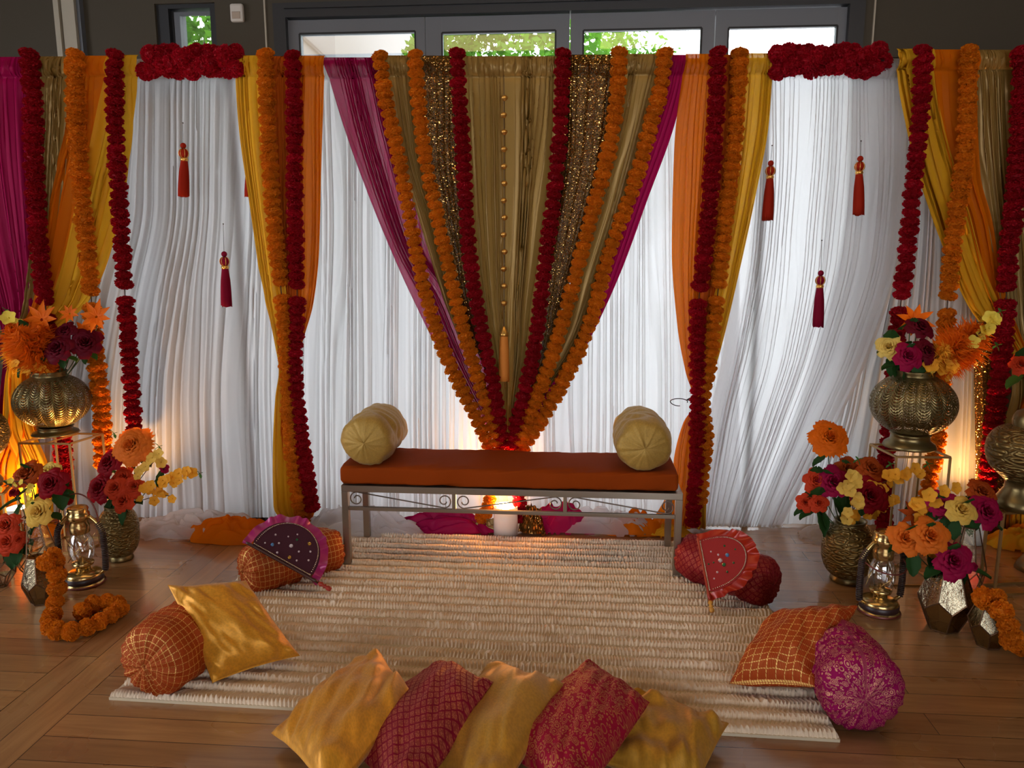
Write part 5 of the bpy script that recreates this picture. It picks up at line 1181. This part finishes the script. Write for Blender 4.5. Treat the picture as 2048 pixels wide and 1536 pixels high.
def blossom_mesh(mat):
    V = []; F = []
    for i in range(5):
        th = 2*pi*i/5; k = len(V)
        for ib in range(5):
            b = ib / 4; w = .52 * sin(pi * (.08 + .78 * b)) ** .8
            for ia in range(5):
                a = ia / 2 - 1; r = b * 1.0 * (1 - .10 * a * a); V.append(Vector((r*cos(th) - a*w*sin(th), r*sin(th) + a*w*cos(th), .35 * b - .1 * b**3 + .10 * a * a * b)))
        F += [(k + y*5 + x, k + y*5 + x + 1, k + (y+1)*5 + x + 1, k + (y+1)*5 + x) for y in range(4) for x in range(4)]
    b = MB(); b.ball((0, 0, .08), .14, 4); k = len(V); V += b.V; F += [tuple(x + k for x in f) for f in b.F]
    return mesh('blossom_mesh', V, F, mat)
def star_mesh(mat, lobes=8):
    V = []; F = []; rs = random.Random(4)
    for i in range(lobes):
        th = 2*pi*i/lobes; L = rs.uniform(.82, 1.05); w = .19; k = len(V)
        for b, ww in ((.08, .5), (.32, 1), (.62, .72), (1, 0.02)):
            r = b * L; z = .22 * b - .10 * b * b
            for a in (-1, 0, 1): V.append(Vector((r*cos(th) - a*w*ww*sin(th), r*sin(th) + a*w*ww*cos(th), z + (.07 * ww if a else 0))))
        F += [(k + y*3 + x, k + y*3 + x + 1, k + (y+1)*3 + x + 1, k + (y+1)*3 + x) for y in range(3) for x in range(2)]
    return mesh('star_leaf_mesh', V, F, mat)
def leaf_mesh(mat, lobed=False):
    V = []; F = []; n = 9
    for i in range(n):
        b = i / (n - 1); w = .30 * sin(pi * min(.99, b * .93 + .05)) ** .8 * (1 + (.25 if lobed else .06) * (1 if i % 2 else -1))
        for a in (-1, -.5, 0, .5, 1): V.append(Vector((a * w, b, .10 * abs(a) - .25 * b * b + .12 * b)))
    F = [(y*5 + x, y*5 + x + 1, (y+1)*5 + x + 1, (y+1)*5 + x) for y in range(n-1) for x in range(4)]
    return mesh('leaf_mesh', V, F, mat)
def feather_mesh(mat, seed, n=900):
    """fine plume: curved stalk with very many hair-like barbs"""
    rs = np.random.RandomState(seed); V = []; F = []
    for i in range(n):
        s = rs.uniform(0, 1) ** .8; p = Vector((.10 * sin(s * 2), 0, s)); a = rs.uniform(0, 2*pi); L = .50 * sin(pi * (.15 + .8 * s)) * rs.uniform(.5, 1.1)
        d = Vector((cos(a), sin(a), rs.uniform(.3, 1.1))).normalized(); sd = d.orthogonal().normalized() * .014; k = len(V)
        m1 = p + d * L * .5 + Vector((0, 0, .03)); e = p + d * L + Vector((rs.uniform(-.06, .06), rs.uniform(-.06, .06), rs.uniform(-.12, .02)))
        V += [p + sd, p - sd, m1 - sd, m1 + sd, e]; F += [(k, k+1, k+2, k+3), (k+3, k+2, k+4)]
    return mesh('plume_mesh', V, F, mat, smooth=False)
_mc = {}
def fm(kind, col):
    key = (kind, col)
    if key not in _mc:
        mt = M['p_' + col] if 'p_' + col in M else M[col]
        _mc[key] = {'rose': lambda: rose_mesh(mt, 1, 34), 'rose_open': lambda: rose_mesh(mt, 2, 32, .035, 1.15), 'bud': lambda: rose_mesh(mt, 3, 18, 0, .62), 'peony': lambda: rose_mesh(mt, 4, 58, .07, 1.05),
                    'blossom': lambda: blossom_mesh(mt), 'star': lambda: star_mesh(mt), 'plume': lambda: feather_mesh(mt, 5), 'leaf': lambda: leaf_mesh(mt), 'ivy': lambda: leaf_mesh(mt, True)}[kind]()
    return _mc[key]
def at_px(px, py, Y): return pl(px, py, Y)
def put(name, me, parent, p, d, s, spin=0.0):
    Mx = frame(p, d) @ Matrix.Rotation(spin, 4, 'Z') @ Matrix.Diagonal((s, s, s, 1)); return link(name, me, parent, M=Mx)
def put_leaf(parent, p, d, s, mat='leaf', kind='leaf', spin=0.0):
    y = Vector(d).normalized(); z = Vector((0, 0, 1)) - y * y.z; z = z.normalized() if z.length > .1 else Vector((0, -1, 0)); x = y.cross(z)
    Mx = Matrix((x, y, z)).transposed().to_4x4() @ Matrix.Rotation(spin, 4, 'Y') @ Matrix.Diagonal((s, s, s, 1)); Mx.translation = p; return link('leaf', fm(kind, mat), parent, M=Mx)
def stem_pts(top, d, mouth, n=9):
    """from under the bloom, bending down through the vase mouth"""
    e = mouth + Vector((0, 0, -.05)); c = top.lerp(e, .55) - Vector(d).normalized() * (top - e).length * .22
    P = []
    for i in range(n):
        t = i / (n - 1); P.append(top * (1-t)**2 + c * 2*t*(1-t) + e * t*t)
    return P
def flower(kind, col, px, py, rpx, mouth, label, dy=0.0, tilt=(0, 0), leaves=3, seed=0, group=None):
    rnd = random.Random(seed * 7 + int(px)); Y = mouth.y + dy; p = at_px(px, py, Y)
    r = rpx * (p - CP).dot(FW) / FPX * 1.18
    d = Vector((tilt[0], -1.0, .55 + tilt[1])) if kind != 'plume' else Vector((tilt[0], -.15, 1 + tilt[1]))
    d.normalize()
    mo = mouth + Vector((max(-.03, min(.03, (p.x - mouth.x) * .3)), rnd.uniform(-.02, .02), 0))
    cat, nm = {'star': ('star leaf', 'star_leaf'), 'plume': ('feathery spray', 'feathery_spray'), 'peony': ('peony', 'peony')}.get(kind, ('rose', 'rose'))
    t = thing(nm, label, cat, p, group)
    if kind == 'plume':
        base = mo; ax = (p - base); L = ax.length + r; put('plume', fm('plume', col), t, base, ax, L, rnd.uniform(0, 6)); P = [p, base.lerp(p, .5), base + Vector((0, 0, -.05))]
    else:
        put('star' if kind == 'star' else 'bloom', fm(kind, col), t, p - d * r * (.35 if kind != 'star' else 0), d, r / (1.0 if kind in ('rose_open', 'peony') else .95), rnd.uniform(0, 6))
        P = stem_pts(p - d * r * .4, d, mo)
    MB().tube(P, .0024, 6).out('stem', M['stem'], t)
    if kind not in ('plume', 'star'):
        m = MB(); b = p - d * r * .42
        m.ball(b, r * .22, 5); m.out('calyx', M['stem'], t)
    for i in range(leaves):
        q_ = P[min(len(P) - 2, i + (1 if i > 2 else 0))]; a = (0 if p.x > mouth.x else pi) + (i - 1) * 1.7 + rnd.uniform(-.5, .5)
        put_leaf(t, q_ - d * .025, (cos(a), -.35, sin(a) * .8 - .1), rnd.uniform(.085, .12))
    return t
def branch(col, pts, label, mouth, n, seed, r=.020, Y=None, dy=0.0, tips=(), spread=.022, group=None, name='blossom_branch'):
    """twig through the points with blossoms along it"""
    rnd = random.Random(seed); Yb = (Y or mouth.y) + dy; P = [mouth + Vector((0, 0, -.04)), mouth + Vector((0, 0, .01))] + [at_px(x, y, Yb + .02 * sin(i * 2)) for i, (x, y) in enumerate(pts)]
    t = thing(name, label, 'blossom', mouth, group); path = smooth_path(P, .012)
    m = MB().tube(path, .0022, 5); start = int(len(path) * .30); spots = []
    for i in range(n):
        k = int(start + (len(path) - 1 - start) * i / max(1, n - 1)); b = path[k]; a = rnd.uniform(0, 2*pi)
        o = Vector((cos(a) * spread, -abs(sin(a)) * spread * .8 - .006, sin(a * 1.7) * spread)); m.tube([b, b + o * .9], .0011, 4); spots.append((b + o, o))
    m.out('twig', M['twig'], t)
    for c, o in spots:
        d = o.normalized() * .7 + Vector((rnd.uniform(-.4, .4), -.8, rnd.uniform(-.1, .6))); put('blossom', fm('blossom', col), t, c, d, r * rnd.uniform(1.05, 1.4), rnd.uniform(0, 6))
    for (x, y) in tips:
        c = at_px(x, y, Yb)
        for k in range(4): a = k * pi / 2 + .5; put_leaf(t, c, (cos(a), -.3, sin(a)), .024, 'leaf_light', 'ivy')
    return t
# --- globe vase with star leaves
v = 'in the globe vase with star leaves'
flower('rose', 'maroon', 113, 696, 27, mL, 'dark maroon rose centred ' + v, -.10)
flower('rose', 'maroon', 129, 660, 20, mL, 'smaller dark maroon rose above the centred one ' + v, -.04, (0, .3))
flower('rose', 'maroon', 170, 684, 28, mL, 'dark maroon rose nearest the orange garland ' + v, -.04, (.4, 0))
flower('rose', 'maroon', 5, 688, 22, mL, 'dark maroon rose at the picture edge ' + v, -.02, (-.3, 0))
flower('star', 'orange', 84, 640, 33, mL, 'large orange star leaf above the feathery spray ' + v, -.03, (0, -.1), 0)
flower('star', 'orange', 140, 628, 19, mL, 'small orange star leaf between two larger ones ' + v, 0, (0, -.2), 0)
flower('star', 'orange', 193, 634, 30, mL, 'orange star leaf covering the orange garland ' + v, -.03, (.1, -.2), 0)
flower('star', 'orange', 168, 660, 22, mL, 'orange star leaf tucked behind the maroon rose ' + v, .02, (0, .1), 0)
flower('plume', 'orange', 58, 668, 20, mL, 'feathery orange spray leaning outwards ' + v, -.04, leaves=1)
flower('plume', 'orange', 70, 700, 40, mL, 'short thick feathery orange spray at the front ' + v, -.10, leaves=0)
flower('plume', 'orange', 40, 690, 34, mL, 'broad feathery orange spray behind lemon blossom ' + v, -.05, leaves=0)
flower('plume', 'orange', 92, 672, 18, mL, 'upright feathery orange spray ' + v, -.06, leaves=1)
flower('plume', 'amber', 30, 700, 16, mL, 'amber feathery spray drooping lowest ' + v, -.05, leaves=1)
branch('lemon', [(70, 700), (38, 668), (20, 640)], 'lemon yellow blossom branch with green tip ' + v, mL, 11, 1, .030, tips=((12, 622),), dy=-.05)
branch('amber', [(80, 738), (62, 742), (40, 735)], 'short amber blossom twig over the rim of the globe vase with star leaves', mL, 6, 2, .022, dy=-.06)
flower('bud', 'butter', 165, 665, 14, mL, 'pale yellow bud behind the maroon roses ' + v, .01)
# --- squat embossed vase
v = 'in the squat embossed vase'
flower('peony', 'peach', 262, 890, 36, mFL, 'large orange peony topping the bunch ' + v, .0, (0, .1), 2)
flower('rose_open', 'crimson', 215, 924, 25, mFL, 'dark red rose beside the orange peony ' + v, -.02, (-.4, .2))
flower('rose_open', 'crimson', 197, 975, 27, mFL, 'deep red rose nearest the hurricane lantern ' + v, -.07, (-.3, 0))
flower('rose', 'coral', 245, 955, 23, mFL, 'coral rose in the upper middle ' + v, -.03, (0, .2))
flower('rose', 'coral', 228, 975, 21, mFL, 'coral rose touching the deep red rose ' + v, -.09)
flower('rose', 'coral', 268, 972, 20, mFL, 'coral rose nearest the trailing amber blossom ' + v, -.07, (.2, 0))
flower('rose', 'coral', 245, 1001, 21, mFL, 'lowest coral rose just above the rim ' + v, -.10)
flower('bud', 'magenta', 328, 936, 14, mFL, 'small crimson bloom behind the trailing amber blossom ' + v, .04, (.5, 0), 1)
branch('amber', [(275, 985), (330, 968), (388, 948)], 'long amber blossom branch trailing sideways ' + v, mFL, 24, 3, .021, dy=-.05, tips=((399, 948),), spread=.032)
branch('yellow', [(275, 965), (298, 935), (318, 912)], 'yellow blossom branch pointing up ' + v, mFL, 17, 4, .021, dy=-.02, tips=((318, 894), (228, 868)), spread=.032)
branch('amber', [(285, 1000), (320, 990), (340, 992)], 'short amber blossom twig under the long branch ' + v, mFL, 6, 5, .020, dy=-.04)
# --- tall clear faceted vase, left
v = 'in the clear faceted vase behind the floor garland'
flower('rose_open', 'rust', 52, 946, 27, mT1, 'rust orange rose ' + v, .02, (-.1, .5))
flower('rose', 'crimson', 101, 966, 29, mT1, 'crimson rose ' + v, -.02)
flower('rose_open', 'butter', 96, 940, 19, mT1, 'pale yellow rose behind the crimson one ' + v, .05, (0, .6))
flower('rose', 'yellow', 75, 1023, 27, mT1, 'peach yellow open rose hanging lowest ' + v, -.06, leaves=4)
branch('lemon', [(60, 975), (40, 962), (8, 972)], 'sprig of small greenish yellow buds ' + v, mT1, 9, 6, .013, dy=-.04, spread=.012)
flower('bud', 'crimson', 25, 985, 14, mT1, 'small dark red rose low down ' + v, .0, leaves=3)
for k, (x, y, s) in enumerate(((128, 985, .07), (112, 1018, .075), (160, 990, .075), (20, 1000, .07), (22, 1020, .07))):
    pass
v = 'at the picture edge above the clear faceted vase'
flower('rose', 'coral', 12, 1050, 25, mT3, 'upper coral rose ' + v, -.02)
flower('rose', 'coral', 14, 1083, 25, mT3, 'lower coral rose ' + v, -.05)
flower('rose', 'coral', 37, 1078, 15, mT3, 'smallest coral rose ' + v, -.04, (.6, 0))
# --- globe vase with feathery sprays
v = 'in the globe vase with feathery sprays'
flower('star', 'orange', 1828, 642, 33, mR, 'large orange star leaf on top ' + v, .03, (0, -.2), 0)
flower('rose', 'maroon', 1841, 652, 25, mR, 'dark maroon rose in front of the star leaf ' + v, -.02, (.2, .5))
flower('rose', 'magenta', 1817, 711, 27, mR, 'magenta rose centred just above the rim ' + v, -.11)
flower('rose', 'maroon', 1855, 700, 24, mR, 'dark maroon rose beside the centred magenta one ' + v, -.08, (.2, 0))
flower('bud', 'crimson', 1799, 668, 18, mR, 'small crimson rose behind the pale yellow rose ' + v, .0)
flower('rose_open', 'butter', 1777, 692, 22, mR, 'pale yellow rose leaning over white sheer ' + v, -.03, (-.6, 0))
flower('plume', 'orange', 1905, 690, 22, mR, 'feathery orange spray spreading sideways ' + v, -.04, leaves=0)
flower('plume', 'orange', 1930, 690, 40, mR, 'longest feathery orange spray, reaching towards the red garland, ' + v, -.02, leaves=0)
flower('plume', 'orange', 1925, 722, 22, mR, 'lowest feathery orange spray ' + v, -.06, leaves=0)
flower('plume', 'amber', 1880, 705, 18, mR, 'short amber feathery spray ' + v, -.06, leaves=0)
flower('star', 'orange', 1887, 690, 24, mR, 'orange star leaf on the feathery sprays ' + v, -.07, (.2, .2), 0)
branch('lemon', [(1870, 725), (1925, 690), (1960, 665), (1985, 640)], 'lemon yellow blossom branch with green tips ' + v, mR, 17, 7, .024, dy=-.04, tips=((2000, 624), (1993, 692)), spread=.036)
branch('amber', [(1860, 738), (1885, 742), (1905, 735)], 'amber blossom twig drooping over the rim ' + v, mR, 9, 8, .026, dy=-.07)
# --- larger embossed vase
v = 'in the larger embossed vase'
flower('peony', 'orange', 1660, 874, 34, mFR, 'tall orange peony standing above the bunch ' + v, .0, (0, .2), 4)
flower('rose_open', 'magenta', 1668, 962, 28, mFR, 'deep magenta rose ' + v, -.05)
flower('rose', 'coral', 1634, 960, 24, mFR, 'orange coral rose beside the deep magenta one ' + v, -.03, (-.3, .1))
flower('rose', 'coral', 1611, 1004, 17, mFR, 'outermost small coral rose ' + v, -.05, (-.4, 0), 3)
flower('rose', 'coral', 1638, 1005, 18, mFR, 'small coral rose with a twin alongside ' + v, -.08, (0, 0), 3)
flower('rose_open', 'rust', 1698, 936, 22, mFR, 'rust red rose behind the deep magenta one ' + v, .03, (0, .3))
flower('rose_open', 'rust', 1744, 935, 24, mFR, 'rust orange rose near the wire stand post ' + v, .0, (.2, .5))
flower('rose_open', 'crimson', 1742, 990, 31, mFR, 'large crimson rose low in the bunch ' + v, -.10)
branch('amber', [(1720, 1000), (1765, 965), (1800, 955), (1822, 938)], 'amber blossom branch reaching the wire stand ' + v, mFR, 20, 9, .023, dy=-.06, tips=((1855, 930), (1780, 930)), spread=.036)
branch('yellow', [(1705, 1010), (1700, 970), (1695, 945)], 'yellow blossom branch between magenta and crimson roses ' + v, mFR, 12, 10, .023, dy=-.10, tips=((1703, 948), (1715, 920)), spread=.030)
branch('amber', [(1740, 1020), (1775, 1010), (1785, 995)], 'low amber blossom twig beside the crimson rose ' + v, mFR, 8, 11, .022, dy=-.06)
# --- big mirrored holder
v = 'above the big mirrored holder'
flower('rose_open', 'peach', 1812, 1075, 28, mG1, 'peach orange rose nearest the hurricane lantern ' + v, -.02, (-.2, .1))
flower('rose_open', 'peach', 1862, 1070, 32, mG1, 'widest peach orange rose ' + v, -.05, (0, .1))
flower('rose_open', 'magenta', 1908, 1120, 33, mG1, 'open magenta rose ' + v, -.08, leaves=3)
flower('bud', 'magenta', 1950, 1133, 14, mG1, 'small magenta bud hanging sideways ' + v, -.04, (.7, 0), 3)
flower('star', 'rust', 1828, 1030, 30, mG1, 'rust brown star leaf ' + v, .04, (0, 0), 1)
branch('amber', [(1850, 1060), (1830, 1020), (1850, 1000), (1895, 985)], 'amber and yellow blossom branch curving ' + v, mG1, 15, 12, .023, dy=.03, tips=(), spread=.028)
# --- tall clear faceted vase, right
v = 'in the clear faceted vase beside the urn'
flower('rose', 'yellow', 1924, 1018, 27, mT2, 'buttery yellow rose ' + v, -.06, (0, .2), 3)
flower('rose_open', 'magenta', 1884, 1006, 25, mT2, 'magenta rose leaning away from the urn ' + v, -.01, (-.4, .2))
flower('rose_open', 'magenta', 1975, 1022, 30, mT2, 'dark magenta rose below the urn foot ' + v, -.03, (.2, .1))
flower('rose_open', 'rust', 1965, 982, 24, mT2, 'rust orange rose next to the urn ' + v, .04, (.1, .5))
# --- edge flowers right
cE = pl(2105, 900, 3.75); t = thing('tall_vase', 'tall slender brass floor vase just outside the picture beside the lidded urn', 'vase', (cE.x, cE.y, 0))
lathe_obj('body', [(0, .003), (.10, .003), (.09, .03), (.05, .10), (.07, .30), (.085, .55), (.06, .70), (.045, .76), (.06, .80)], (cE.x, cE.y, 0), M['brass_plain'], t, 32, steps=30)
mE = Vector((cE.x, cE.y, .79)); v = 'at the picture edge above the lidded urn'
flower('rose_open', 'coral', 2043, 727, 19, mE, 'orange red rose ' + v, -.04, (-.4, 0), 4)
branch('lemon', [(2080, 800), (2055, 810), (2042, 850)], 'pale green bud sprig drooping ' + v, mE, 7, 14, .012, spread=.012)
